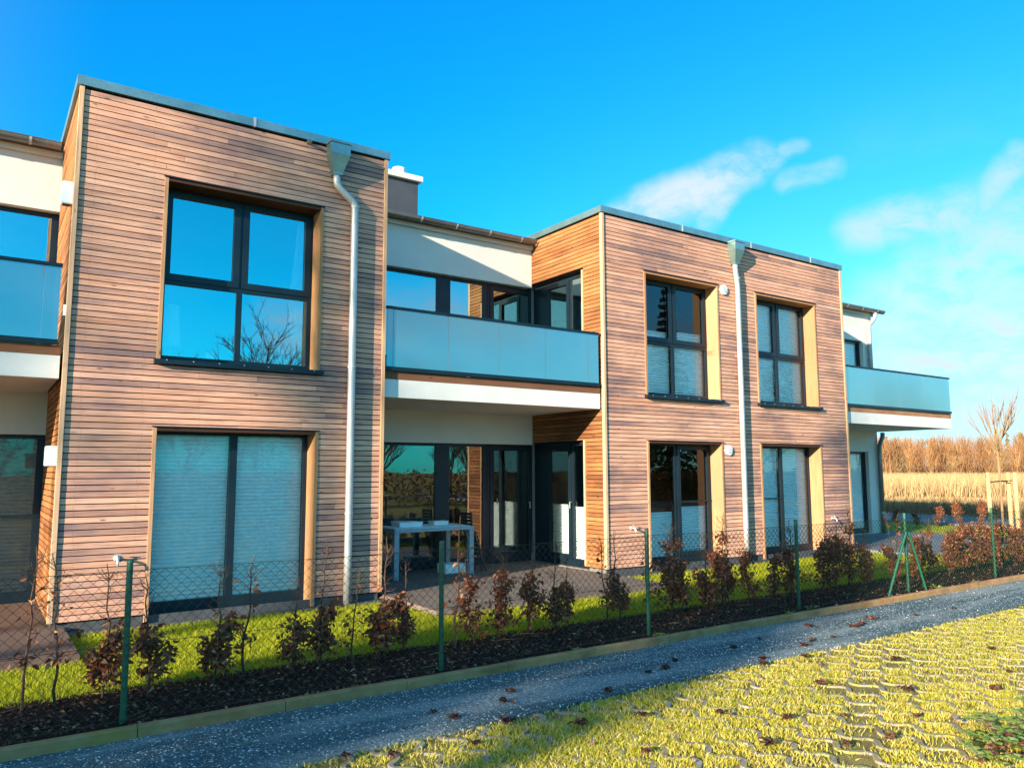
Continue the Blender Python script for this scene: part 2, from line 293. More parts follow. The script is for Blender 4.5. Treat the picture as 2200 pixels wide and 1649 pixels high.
# ------------------------------------------------------------------ mesh builder and scene-graph helpers
class MB:
    def __init__(s): s.v = []; s.f = []; s.m = []; s.t = []; s.mats = []
    def mi(s, mat):
        if mat not in s.mats: s.mats.append(mat)
        return s.mats.index(mat)
    def face(s, idx, mat, tint=(0.5, 0.5, 0.5)):
        s.f.append(tuple(idx)); s.m.append(s.mi(mat)); s.t.append(tint)
    def add(s, pts): i = len(s.v); s.v.extend(tuple(p) for p in pts); return i
    def poly(s, pts, mat, tint=(0.5, 0.5, 0.5)):
        i = s.add(pts); s.face(range(i, i + len(pts)), mat, tint)
    def box(s, a, b, mat, tint=(0.5, 0.5, 0.5), F=None, front=None):
        (x0, y0, z0), (x1, y1, z1) = a, b
        P = [(x0, y0, z0), (x1, y0, z0), (x1, y1, z0), (x0, y1, z0), (x0, y0, z1), (x1, y0, z1), (x1, y1, z1), (x0, y1, z1)]
        flip = False
        if F:
            P = [F(*p) for p in P]; q0 = Vector(P[0])
            flip = (Vector(P[1]) - q0).cross(Vector(P[3]) - q0).dot(Vector(P[4]) - q0) < 0
        i = s.add(P)
        for k, q in enumerate(((0, 1, 5, 4), (0, 3, 2, 1), (1, 2, 6, 5), (2, 3, 7, 6), (3, 0, 4, 7), (4, 5, 6, 7))):
            s.face([i + j for j in (q[::-1] if flip else q)], front if (front and k == 0) else mat, tint)
    def prism(s, rings, mat, cap=True, tint=(0.5, 0.5, 0.5), closed=True):
        n = len(rings[0]); ids = [s.add(r) for r in rings]
        for a, b in zip(ids, ids[1:]):
            for k in range(n if closed else n - 1):
                s.face((a + k, a + (k + 1) % n, b + (k + 1) % n, b + k), mat, tint)
        if cap:
            s.face([ids[0] + k for k in range(n)][::-1], mat, tint); s.face([ids[-1] + k for k in range(n)], mat, tint)
    def tube(s, pts, rad, mat, n=6, cap=True, tint=(0.5, 0.5, 0.5)):
        pts = [Vector(p) for p in pts]
        if not hasattr(rad, '__len__'): rad = [rad] * len(pts)
        rings = []; u = None
        for i, p in enumerate(pts):
            d = (pts[min(i + 1, len(pts) - 1)] - pts[max(i - 1, 0)]).normalized()
            if u is None: u = d.orthogonal().normalized()
            else:
                u = u - d * u.dot(d)
                u = u.normalized() if u.length > 1e-6 else d.orthogonal().normalized()
            v = d.cross(u)
            rings.append([p + (u * math.cos(2 * math.pi * k / n) + v * math.sin(2 * math.pi * k / n)) * rad[i] for k in range(n)])
        s.prism(rings, mat, cap, tint)
    def mesh(s, name, smooth=False):
        me = bpy.data.meshes.new(name); me.from_pydata(s.v, [], s.f)
        for mt in s.mats: me.materials.append(MATS[mt])
        me.polygons.foreach_set('material_index', s.m)
        if smooth: me.polygons.foreach_set('use_smooth', [True] * len(s.f))
        at = me.attributes.new('tint', 'FLOAT_COLOR', 'FACE')
        at.data.foreach_set('color', np.array([(*t, 1.0) for t in s.t], dtype=np.float32).ravel())
        me.update(); return me
    def build(s, name, parent=None, smooth=False, loc=None, **kw):
        return place(name, s.mesh(name, smooth), parent, loc, **kw)
def place(name, me, parent=None, loc=None, **kw):
    o = bpy.data.objects.new(name, me); COL.objects.link(o)
    if parent is not None:
        o.parent = parent
        if loc is None and parent.parent is None and parent.type == 'EMPTY' and parent.get('world_parts'): loc = -Vector(parent.location)
    if loc is not None: o.location = loc
    for k, v in kw.items(): o[k] = v
    return o
def thing(name, loc, label, category, group=None, world_parts=True):
    o = bpy.data.objects.new(name, None); COL.objects.link(o); o.location = loc; o.empty_display_size = 0.2
    o['label'] = label; o['category'] = category
    if group: o['group'] = group
    if world_parts: o['world_parts'] = True
    return o
def tri_mesh(name, V, T, mats, tint):
    """numpy mesh: V (n,3), T (m,3), tint (m,3)"""
    me = bpy.data.meshes.new(name)
    me.vertices.add(len(V)); me.vertices.foreach_set('co', V.astype(np.float32).ravel())
    me.loops.add(len(T) * 3); me.loops.foreach_set('vertex_index', T.astype(np.int32).ravel())
    me.polygons.add(len(T)); me.polygons.foreach_set('loop_start', np.arange(len(T), dtype=np.int32) * 3)
    me.polygons.foreach_set('loop_total', np.full(len(T), 3, dtype=np.int32))
    for mt in mats: me.materials.append(MATS[mt])
    at = me.attributes.new('tint', 'FLOAT_COLOR', 'FACE')
    c = np.ones((len(T), 4), np.float32); c[:, :3] = tint; at.data.foreach_set('color', c.ravel())
    me.update(calc_edges=True); return me
def blades(name, P, length, width, lean, mat, tint):
    """grass blades at points P (n,3): two joined quads-as-triangles per blade"""
    n = len(P); a = rng.uniform(0, 2 * np.pi, n); L = length * rng.uniform(0.55, 1.25, n); W = width * rng.uniform(0.7, 1.3, n)
    ld = rng.normal(0, lean, (n, 2)); side = np.stack([np.cos(a), np.sin(a), np.zeros(n)], 1) * W[:, None] * 0.5
    up = np.stack([ld[:, 0], ld[:, 1], np.ones(n)], 1); up /= np.linalg.norm(up, axis=1)[:, None]
    up2 = up.copy(); up2[:, :2] *= 1.9; up2[:, 2] *= 0.75
    mid = P + up * L[:, None] * 0.55; tip = mid + up2 * L[:, None] * 0.45
    V = np.stack([P - side, P + side, mid - side * 0.8, mid + side * 0.8, tip], 1).reshape(-1, 3)
    T = (np.arange(n)[:, None, None] * 5 + np.array([[0, 1, 3], [0, 3, 2], [2, 3, 4]])[None]).reshape(-1, 3)
    return tri_mesh(name, V, T, [mat], np.repeat(tint, 3, axis=0))
def rtint(n, g=0.0):
    return np.stack([rng.uniform(0, 1, n), np.where(rng.uniform(0, 1, n) < g, rng.uniform(0.4, 1, n), 0.0), rng.uniform(0, 1, n)], 1)
def T3(a=0.0): return (random.random(), random.random(), random.random())

# ------------------------------------------------------------------ ground
def sheet(name, pts, z, mat, kind='structure', zb=None):
    b = MB()
    if zb is None: b.poly([(x, y, z) for x, y in pts], mat)
    else: b.prism([[(x, y, zb) for x, y in pts], [(x, y, z) for x, y in pts]], mat)
    return b.build(name, kind=kind)
def rect(x0, x1, y0, y1): return [(x0, y0), (x1, y0), (x1, y1), (x0, y1)]
sheet('ground', rect(-600, 1200, -700, 1000), -0.34, 'field')
sheet('lawn', rect(-9, 24.8, -2.78, 9), -0.125, 'turf', zb=-0.36)
sheet('garden_soil', rect(-9, 24.8, -3.82, -2.72), -0.108, 'soil', zb=-0.36)
sheet('gravel_path', rect(-9, 26, -4.93, -3.86), -0.168, 'gravel', zb=-0.36)
sheet('parking_ground', rect(-9, 26, -16, -4.90), -0.20, 'thatch', zb=-0.36)
sheet('terrace', rect(4.62, 8.50, -1.48, 2.30), -0.055, 'terrace_stone', zb=-0.36)
sheet('terrace', rect(-9, 0.88, -1.54, 2.30), -0.055, 'deck_brown', zb=-0.36)
sheet('terrace', rect(15.6, 20.9, -1.45, 2.30), -0.07, 'asphalt', zb=-0.36)
sheet('road', rect(27.6, 33.0, -40, 60), -0.22, 'asphalt', zb=-0.36)
# splash strip along the walls
sheet('pavement', rect(0.9, 4.60, -0.22, 0.2), -0.105, 'plinth_grey', zb=-0.36)
sheet('pavement', rect(8.52, 15.58, -0.30, 0.2), -0.105, 'plinth_grey', zb=-0.36)
# kerb of concrete edgings, one metre each
b = MB()
x = -9.0
while x < 24.5:
    t = T3(); dz = random.uniform(-0.004, 0.004); x1 = x + 0.994
    b.prism([[(xx, -3.875, -0.34), (xx, -3.875, -0.105 + dz), (xx, -3.868, -0.094 + dz), (xx, -3.822, -0.092 + dz), (xx, -3.815, -0.34)] for xx in (x, x1)], 'kerb_stone', tint=t)
    x += 1.0
b.build('kerb', kind='structure')

# grass of the lawn
def scatter(n, x0, x1, y0, y1, z): return np.stack([rng.uniform(x0, x1, n), rng.uniform(y0, y1, n), np.full(n, z)], 1)
P = np.concatenate([scatter(85000, -0.5, 7.0, -2.82, -0.02, -0.13), scatter(60000, 7.0, 15.6, -2.82, -0.05, -0.13), scatter(26000, 15.6, 24.8, -2.82, 4.5, -0.13)])
ok = ~(((P[:, 0] < 0.9) & (P[:, 1] > -1.55)) | ((P[:, 0] > 4.6) & (P[:, 0] < 8.52) & (P[:, 1] > -1.5)) | ((P[:, 0] > 15.5) & (P[:, 0] < 20.95) & (P[:, 1] > -1.47))
       | ((P[:, 0] > 0.9) & (P[:, 0] < 4.6) & (P[:, 1] > -0.2)) | ((P[:, 0] > 8.5) & (P[:, 0] < 15.6) & (P[:, 1] > -0.28)))
P = P[ok]; P[:, 1] += np.where(P[:, 1] < -2.6, rng.normal(0, 0.03, len(P)), 0)
place('lawn_grass', blades('lawn_grass', P, 0.060, 0.0050, 0.38, 'lawn_blade', rtint(len(P), 0.06)), kind='stuff')

# grass pavers: wavy concrete ribs with grass in the cells
def rib_x(k, y): return k * 0.25 + 0.055 * math.sin(2 * math.pi * y / 0.28 + (math.pi if k % 2 else 0)) * 1.0
b = MB()
for k in range(2, 62):
    ys = np.arange(-10.2, -4.90, 0.035)
    yk = [y for y in ys if not (rib_x(k, y) > 15.0)]
    seg = []
    for y in yk:
        xx = rib_x(k, y); hw = 0.030 + 0.012 * math.cos(4 * math.pi * y / 0.28)
        seg.append([(xx - hw, y, -0.21), (xx - hw + 0.008, y, -0.186), (xx + hw - 0.008, y, -0.186), (xx + hw, y, -0.21)])
    if len(seg) > 2: b.prism(seg, 'paver_stone', closed=False, cap=False, tint=T3())
b.build('grass_paver', kind='structure')
def paver_pts(n, x0, x1, y0, y1):
    P = scatter(n, x0, x1, y0, y1, -0.197)
    k = P[:, 0] / 0.25; kk = np.round(k)
    d = np.full(len(P), 9.0)
    for o in (-1, 0, 1):
        q = kk + o; rx = q * 0.25 + 0.055 * np.sin(2 * np.pi * P[:, 1] / 0.28 + np.where(q % 2 == 1, np.pi, 0.0))
        d = np.minimum(d, np.abs(P[:, 0] - rx))
    def vn(sx, sy, ph): return np.sin(P[:, 0] * sx + ph) * np.cos(P[:, 1] * sy - ph * 1.7)
    lush = 0.5 + 0.22 * vn(1.1, 1.7, 0.3) + 0.16 * vn(2.7, 3.3, 1.9) + 0.12 * vn(5.1, 6.3, 4.0) + 0.28 * np.exp(-((P[:, 1] + 5.75) / 0.45) ** 2) - 0.20 * np.exp(-((P[:, 1] + 6.55) / 0.5) ** 2)
    worn = np.where(P[:, 0] > 6.5, 0.55, 1.0) * (0.55 * vn(0.9, 2.6, 2.2) + 0.45 * vn(2.2, 5.0, 0.7) + 0.3 * vn(4.9, 7.7, 3.1))
    cell = rng.uniform(0, 1, 400000)[((np.floor(P[:, 0] / 0.25) * 131 + np.floor(P[:, 1] / 0.14 + 500) * 17) % 400000).astype(int)]
    lush = lush + np.clip((P[:, 0] - 4.5) * 0.05, 0, 0.28)
    keep = (d > 0.032) & (rng.uniform(0, 1, len(P)) < np.clip(0.40 + lush * 0.6 - 0.85 * np.clip(worn, 0, 1) - 0.5 * (cell < 0.2), 0.03, 1)) | (rng.uniform(0, 1, len(P)) < (lush - 0.56 - 0.5 * np.clip(worn, 0, 1)) * 1.5)
    P[:, 1] += np.where(P[:, 1] > -5.05, np.abs(rng.normal(0, 0.10, len(P))) * (vn(7.3, 1.0, 0.4) > 0.1), 0)
    return P[keep], lush[keep]
pts = [paver_pts(190000, 0.8, 7.0, -8.0, -4.93), paver_pts(90000, 7.0, 15.0, -8.0, -4.93)]
P = np.concatenate([p[0] for p in pts]); lu = np.concatenate([p[1] for p in pts])
tt = rtint(len(P), 0.30); tt[:, 0] *= np.clip(1.25 - lu, 0.2, 1)
place('paver_grass', blades('paver_grass', P, 0.040, 0.0054, 0.65, 'paver_blade', tt), kind='stuff')

# loose pebbles on the gravel
n = 15000; P = np.concatenate([scatter(11000, 0, 7, -4.95, -3.88, -0.167), scatter(6000, 7, 20, -4.95, -3.88, -0.167)]); n = len(P)
s_ = rng.uniform(0.0025, 0.0065, n) * (1 + (P[:, 0] > 5) * 0.5); octa = np.array([[1, 0, 0], [0, 1, 0], [-1, 0, 0], [0, -1, 0], [0, 0, 0.8], [0, 0, -0.5]])
V = (P[:, None] + octa[None] * s_[:, None, None] * rng.uniform(0.6, 1.4, (n, 6, 3))).reshape(-1, 3)
T = (np.arange(n)[:, None, None] * 6 + np.array([[0, 1, 4], [1, 2, 4], [2, 3, 4], [3, 0, 4]])[None]).reshape(-1, 3)
place('pebbles', tri_mesh('pebbles', V, T, ['pebble'], np.repeat(rtint(n, 0.12), 4, axis=0)), kind='stuff')

# fallen leaves and twigs on the soil
def leaf_quads(P, size, mat, name, tint, curl=0.35, flat=0.5):
    n = len(P); a = rng.uniform(0, 2 * np.pi, n); L = size * rng.uniform(0.6, 1.3, n)
    d = np.stack([np.cos(a), np.sin(a), rng.normal(0, flat, n)], 1); d /= np.linalg.norm(d, axis=1)[:, None]
    r = np.stack([-np.sin(a), np.cos(a), rng.normal(0, flat, n)], 1); r /= np.linalg.norm(r, axis=1)[:, None]
    nn = np.cross(d, r); L = L[:, None]
    V = np.stack([P - d * L * 0.5, P + r * L * 0.28 + nn * L * curl * 0.5, P + d * L * 0.5 + nn * L * curl * 0.3, P - r * L * 0.28 + nn * L * curl * 0.5], 1).reshape(-1, 3)
    T = (np.arange(n)[:, None, None] * 4 + np.array([[0, 1, 2], [0, 2, 3]])[None]).reshape(-1, 3)
    return tri_mesh(name, V, T, [mat], np.repeat(tint, 2, axis=0))
P = np.concatenate([scatter(3200, -0.5, 8, -3.78, -2.70, -0.108), scatter(2600, 8, 22, -3.78, -2.70, -0.108)])
place('leaf_litter', leaf_quads(P, 0.042, 'litter_leaf', 'leaf_litter', rtint(len(P), 0.10)), kind='stuff')
b = MB()
for i in range(160):
    x, y = random.uniform(0, 18), random.uniform(-3.76, -2.75); a = random.uniform(-0.7, 0.7); L = random.uniform(0.06, 0.3)
    b.tube([(x, y, -0.108), (x + L * .5 * math.cos(a), y + L * .5 * math.sin(a), -0.098), (x + L * math.cos(a + .2), y + L * math.sin(a + .2), -0.106)], random.uniform(0.0015, 0.0035), random.choice(['bark_tan', 'bark_dark']), 4)
b.build('twig_litter', kind='stuff')
P = np.concatenate([scatter(420, 1.5, 13, -8.0, -4.9, -0.170)])
place('leaf_litter', leaf_quads(P, 0.035, 'litter_leaf', 'paver_litter', rtint(len(P), 0.10)), kind='stuff')

# ------------------------------------------------------------------ the terraced house
H = thing('terraced_house', (8.0, 2.0, 0.0), 'two storey house row clad in brown timber boards with white recessed balconies and flat roofs', 'house')
PITCH, GAP = 0.0695, 0.0115
D2 = 2.03
XA, XB, XC, XE = 0.72, 4.56, 8.56, 15.53
XEND = 20.12

def subtract(r, holes):
    out = [r]
    for h in holes:
        nxt = []
        for (a0, a1, c0, c1) in out:
            if h[1] <= a0 or h[0] >= a1 or h[3] <= c0 or h[2] >= c1: nxt.append((a0, a1, c0, c1)); continue
            if h[0] > a0: nxt.append((a0, h[0], c0, c1))
            if h[1] < a1: nxt.append((h[1], a1, c0, c1))
            m0, m1 = max(a0, h[0]), min(a1, h[1])
            if h[2] > c0: nxt.append((m0, m1, c0, h[2]))
            if h[3] < c1: nxt.append((m0, m1, h[3], c1))
        out = nxt
    return [q for q in out if q[1] - q[0] > 0.004 and q[3] - q[2] > 0.006]
def boards(b, F, u0, u1, z0, z1, holes, mat):
    z = z0; k = 0
    while z < z1 - 0.02:
        top = min(z + PITCH - GAP, z1)
        cuts = [u0]; u = u0 + random.uniform(0.8, 3.6)
        while u < u1 - 0.5: cuts.append(u); u += random.uniform(2.2, 4.2)
        cuts.append(u1)
        for a, c in zip(cuts, cuts[1:]):
            tint = (min(1, max(0, random.gauss(0.55, 0.10))), random.random() ** 1.5, random.random()); pr = random.uniform(0, 0.0025)
            for r in subtract((a + 0.0012, c - 0.0012, z, top), holes):
                b.box((r[0], pr, r[2]), (r[1], 0.022, r[3]), mat, tint, F)
        z += PITCH; k += 1
def wall_grid(b, F, u0, u1, w0, w1, z0, z1, holes, mat):
    us = sorted({u0, u1, *[h[0] for h in holes], *[h[1] for h in holes]}); us = [u for u in us if u0 <= u <= u1]
    zs = sorted({z0, z1, *[h[2] for h in holes], *[h[3] for h in holes]}); zs = [z for z in zs if z0 <= z <= z1]
    occ = {}
    for i in range(len(us) - 1):
        for j in range(len(zs) - 1):
            c = ((us[i] + us[i + 1]) / 2, (zs[j] + zs[j + 1]) / 2)
            occ[i, j] = not any(h[0] < c[0] < h[1] and h[2] < c[1] < h[3] for h in holes)
    q = lambda pts: b.poly([F(*p) for p in pts], mat)
    for (i, j), o in occ.items():
        if not o: continue
        a, c, e, g = us[i], us[i + 1], zs[j], zs[j + 1]
        q([(a, w0, e), (c, w0, e), (c, w0, g), (a, w0, g)]); q([(a, w1, e), (a, w1, g), (c, w1, g), (c, w1, e)])
        if not occ.get((i - 1, j)): q([(a, w0, e), (a, w0, g), (a, w1, g), (a, w1, e)])
        if not occ.get((i + 1, j)): q([(c, w0, e), (c, w1, e), (c, w1, g), (c, w0, g)])
        if not occ.get((i, j - 1)): q([(a, w0, e), (a, w1, e), (c, w1, e), (c, w0, e)])
        if not occ.get((i, j + 1)): q([(a, w0, g), (c, w0, g), (c, w1, g), (a, w1, g)])
FR = lambda u, w, z: (u, w, z)                       # street front, w goes inwards
RC = lambda u, w, z: (u, D2 + w, z)                  # back wall of the recesses
SD = lambda u, w, z: (XC + w, u, z)                  # left flank of the second timber block
SA = lambda u, w, z: (XA + w, u, z)
SB = lambda u, w, z: (XB - w, u, z)

W1 = [(1.66, 3.64, 2.90, 5.11), (1.66, 3.64, -0.10, 2.11)]
W2 = [(9.53, 11.47, 2.90, 5.11), (9.53, 11.47, -0.10, 2.11), (12.56, 14.54, 2.90, 5.11), (12.56, 14.54, -0.10, 2.11)]
SWIN = [(0.50, D2 + 0.1, -0.06, 2.12), (0.50, D2 + 0.1, 2.9, 5.14)]

def block(x0, x1, holes, sideholes, flanks):
    b = MB()
    boards(b, FR, x0 + 0.045, x1 - 0.045, 0.0, 5.985, holes, 'front_wood')
    wall_grid(b, FR, x0 + 0.03, x1 - 0.03, 0.034, 0.06, -0.02, 6.0, holes, 'membrane')
    wall_grid(b, FR, x0 + 0.04, x1 - 0.04, 0.062, 0.36, -0.3, 6.0, holes, 'interior')
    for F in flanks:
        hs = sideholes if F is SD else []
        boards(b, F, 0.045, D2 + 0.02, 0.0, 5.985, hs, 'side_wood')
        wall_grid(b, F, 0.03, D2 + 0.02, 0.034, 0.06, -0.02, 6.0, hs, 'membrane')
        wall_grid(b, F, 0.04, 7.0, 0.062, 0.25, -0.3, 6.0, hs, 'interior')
    b.build('timber_cladding', H)
    for xc, s in ((x0, 1), (x1, -1)):
        t = MB()
        t.box((min(xc - s * 0.004, xc + s * 0.042), -0.020, 0.0), (max(xc - s * 0.004, xc + s * 0.042), 0.045, 5.985), 'trim_wood', T3())
        t.build('corner_trim', H)
    c = MB()   # metal coping with upstand seams
    c.box((x0 - 0.035, -0.035, 5.995), (x1 + 0.035, 0.40, 6.105), 'zinc')
    c.box((x0 - 0.035, 0.40, 5.995), (x0 + 0.36, 7.2, 6.105), 'zinc'); c.box((x1 - 0.36, 0.40, 5.995), (x1 + 0.035, 7.2, 6.105), 'zinc')
    xx = x0 + 1.95
    while xx < x1 - 0.4:
        c.box((xx, -0.041, 5.992), (xx + 0.03, 0.1, 6.112), 'zinc_pale'); xx += 1.95
    c.build('coping', H)
    p = MB(); p.box((x0 + 0.03, 0.03, -0.34), (x1 - 0.03, 0.062, -0.02), 'plinth_grey'); p.build('plinth', H)
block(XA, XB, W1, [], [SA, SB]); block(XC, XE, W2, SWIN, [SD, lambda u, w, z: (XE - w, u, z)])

# white rendered recess walls
GF = 2.08; 
rec = [(-9.0, XA, [(-3.3, XA, 3.0, 5.07), (-3.3, XA, -0.06, GF)]), (XB, XC, [(4.9, XC + 0.02, 3.0, 5.07), (4.9, XC + 0.02, -0.06, GF)]),
       (XE, XEND, [(16.6, 19.66, 3.0, 5.07), (16.6, 19.66, -0.06, GF)])]
for x0, x1, hs in rec:
    b = MB(); wall_grid(b, RC, x0, x1, 0.0, 0.30, -0.3, 5.86, [(h[0], min(h[1], x1 + 1), h[2], h[3]) for h in hs], 'render_white')
    if x1 == XEND: wall_grid(b, lambda u, w, z: (XEND - w, u, z), D2 + 0.30, 9.0, 0.0, 0.30, -0.3, 5.86, [], 'render_white')
    b.build('rendered_wall', H)
    f = MB(); f.box((x0 + 0.005, D2 - 0.06, 5.80), (x1 + (0.14 if x1 == XEND else -0.005), D2 - 0.004, 5.875), 'render_white'); f.build('eaves_board', H)
b = MB()   # roofs
for x0, x1 in ((-9.0, XA - 0.04), (XB + 0.04, XC - 0.04), (XE + 0.04, XEND + 0.18)):
    b.prism([[(xx, D2 - 0.12, 5.88), (xx, D2 - 0.12, 5.93), (xx, 9.5, 6.25), (xx, 9.5, 6.20)] for xx in (x0, x1)], 'gutter_zinc')
for x0, x1 in ((XA, XB), (XC, XE)): b.box((x0 + 0.3, 0.3, 5.86), (x1 - 0.3, 9.0, 5.94), 'plinth_grey')
b.build('roof', H)
b = MB()   # rooms behind the glass
b.box((-9, 6.5, -0.3), (XEND - 0.31, 6.7, 5.85), 'interior')
for x0, x1, y0 in ((-9, XA, D2 + 0.31), (XA + 0.26, XB - 0.26, 0.37), (XB, XC + 0.25, D2 + 0.31), (XC + 0.26, XE - 0.26, 0.37), (XE, XEND - 0.31, D2 + 0.31)):
    b.box((x0, y0, 2.62), (x1, 6.5, 2.88), 'interior'); b.box((x0, y0, 5.6), (x1, 6.5, 5.8), 'interior'); b.box((x0, y0, -0.3), (x1, 6.5, -0.05), 'interior')
b.build('interior_wall', H)

# windows
def blind(parent, F, u0, u1, z0, z1, w, mat='blind_white'):
    b = MB(); n = max(4, int((z1 - z0) / 0.024)); prev = None
    for i in range(n + 1):
        z = z0 + (z1 - z0) * i / n; ww = w + (0.013 if i % 2 else -0.013)
        a = b.add([F(u0, ww, z), F(u1, ww, z)])
        if prev is not None: b.face((prev, prev + 1, a + 1, a), mat)
        prev = a
    b.box((u0, w - 0.012, z0 - 0.018), (u1, w + 0.012, z0 - 0.002), mat, F=F); b.box((u0, w - 0.012, z1 + 0.002), (u1, w + 0.012, z1 + 0.018), mat, F=F)
    return b.build('blind', parent)
def window(F, u0, u1, z0, z1, wd, panes, bars=(), name='window', reveal=None, sill=False, handle=None, head='head_wood'):
    """panes: (u0,u1,z0,z1, sash, blind(z0,z1) or None); frame members fill what is left of the rectangle"""
    b = MB()
    for r in subtract((u0, u1, z0, z1), [(p[0], p[1], p[2], p[3]) for p in panes]):
        b.box((r[0], wd, r[2]), (r[1], wd + 0.075, r[3]), 'frame_dark', F=F)
    for (a, c, e, g) in bars: b.box((a, wd - 0.016, e), (c, wd + 0.004, g), 'frame_dark', F=F)
    root = b.build(name, H)
    for (a, c, e, g, sash, bl) in panes:
        s = 0.0
        if sash:
            s = 0.062; sb = MB()
            for r in subtract((a - 0.018, c + 0.018, e - 0.018, g + 0.018), [(a + s, c - s, e + s, g - s)]):
                sb.box((r[0], wd - 0.014, r[2]), (r[1], wd - 0.002, r[3]), 'frame_dark', F=F)
            for r in subtract((a, c, e, g), [(a + s, c - s, e + s, g - s)]):
                sb.box((r[0], wd - 0.002, r[2]), (r[1], wd + 0.06, r[3]), 'frame_dark', F=F)
            sb.build('sash', root)
        pb = MB(); pb.box((a + s - 0.002, wd + 0.022, e + s - 0.002), (c - s + 0.002, wd + 0.046, g - s + 0.002), 'glass_back', F=F, front='glass_coated' if (z0 > 2 and not bl) else 'glass_clear' if bl else 'glass_mid'); pb.build('pane', root)
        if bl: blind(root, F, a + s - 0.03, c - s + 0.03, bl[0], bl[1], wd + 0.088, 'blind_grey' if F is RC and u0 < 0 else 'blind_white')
    if reveal:
        ru0, ru1, rz0, rz1 = reveal; t = 0.040; rb = MB()
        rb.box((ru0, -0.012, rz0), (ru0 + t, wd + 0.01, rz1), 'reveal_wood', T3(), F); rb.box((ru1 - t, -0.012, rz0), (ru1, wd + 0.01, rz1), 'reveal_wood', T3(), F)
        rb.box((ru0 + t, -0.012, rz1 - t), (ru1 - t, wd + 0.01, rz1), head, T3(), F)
        rb.build('reveal', root)
        lb = MB(); lb.box((ru0 - 0.012, -0.03, rz1 + 0.003), (ru1 + 0.012, 0.02, rz1 + 0.015), 'frame_dark', F=F); lb.build('drip_edge', root)
    if sill:
        ru0, ru1, rz0, rz1 = reveal; sb = MB()
        prof = [(-0.075, -0.05), (-0.075, 0.004), (wd + 0.01, 0.035), (wd + 0.01, -0.05)]
        sb.prism([[F(uu, y, rz0 + z) for y, z in prof] for uu in (ru0 - 0.03, ru1 + 0.03)], 'frame_dark')
        for k in range(7):
            uu = ru0 + 0.1 + k * (ru1 - ru0 - 0.2) / 6; sb.box((uu - 0.006, -0.080, rz0 - 0.012), (uu + 0.006, -0.074, rz0), 'zinc_pale', F=F)
        sb.build('sill', root)
    if handle:
        hb = MB(); hu, hz = handle; hb.tube([F(hu, wd - 0.02, hz), F(hu, wd - 0.055, hz), F(hu, wd - 0.055, hz - 0.11)], 0.009, 'zinc_pale', 6); hb.build('handle', root)
    return root
def upper(r, blinds):
    u0, u1 = r[0] + 0.042, r[1] - 0.042; m = (u0 + u1) / 2; z0, z1 = r[2] + 0.037, r[3] - 0.042
    zl, zm0, zm1, zt = z0 + 0.055, 3.872, 3.945, z1 - 0.03
    ps = [(u0 + 0.06, m - 0.035, zl, zm0, False, blinds[0]), (m + 0.035, u1 - 0.06, zl, zm0, False, blinds[1]),
          (u0 + 0.045, m - 0.035, zm1, zt, True, blinds[2]), (m + 0.035, u1 - 0.045, zm1, zt, True, blinds[3])]
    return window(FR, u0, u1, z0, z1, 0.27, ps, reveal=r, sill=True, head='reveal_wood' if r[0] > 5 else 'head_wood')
def lower(r, blinds, sash=(False, False), bars=()):
    u0, u1 = r[0] + 0.042, r[1] - 0.042; m = (u0 + u1) / 2; z0, z1 = r[2] + 0.02, r[3] - 0.042
    ps = [(u0 + 0.05, m - 0.045, 0.08, z1 - 0.03, sash[0], blinds[0]), (m + 0.045, u1 - 0.05, 0.08, z1 - 0.03, sash[1], blinds[1])]
    return window(FR, u0, u1, z0, z1, 0.27, ps, bars=[((u0, m, 1.02, 1.045) if s == 0 else (m, u1, 1.02, 1.045)) for s in bars], reveal=r, name='window')
upper(W1[0], (None, None, None, None)); lower(W1[1], ((0.09, 2.04), (0.09, 2.04)))
upper(W2[0], ((2.95, 3.86), (2.95, 3.86), (3.98, 4.12), (3.98, 4.16))); lower(W2[1], ((0.09, 0.84), (0.12, 0.92)), (False, True), (1,))
upper(W2[2], ((2.95, 3.86), (2.95, 3.86), (3.97, 4.99), (3.97, 4.99))); lower(W2[3], ((0.09, 2.04), (0.09, 2.04)), (False, False), (0,))
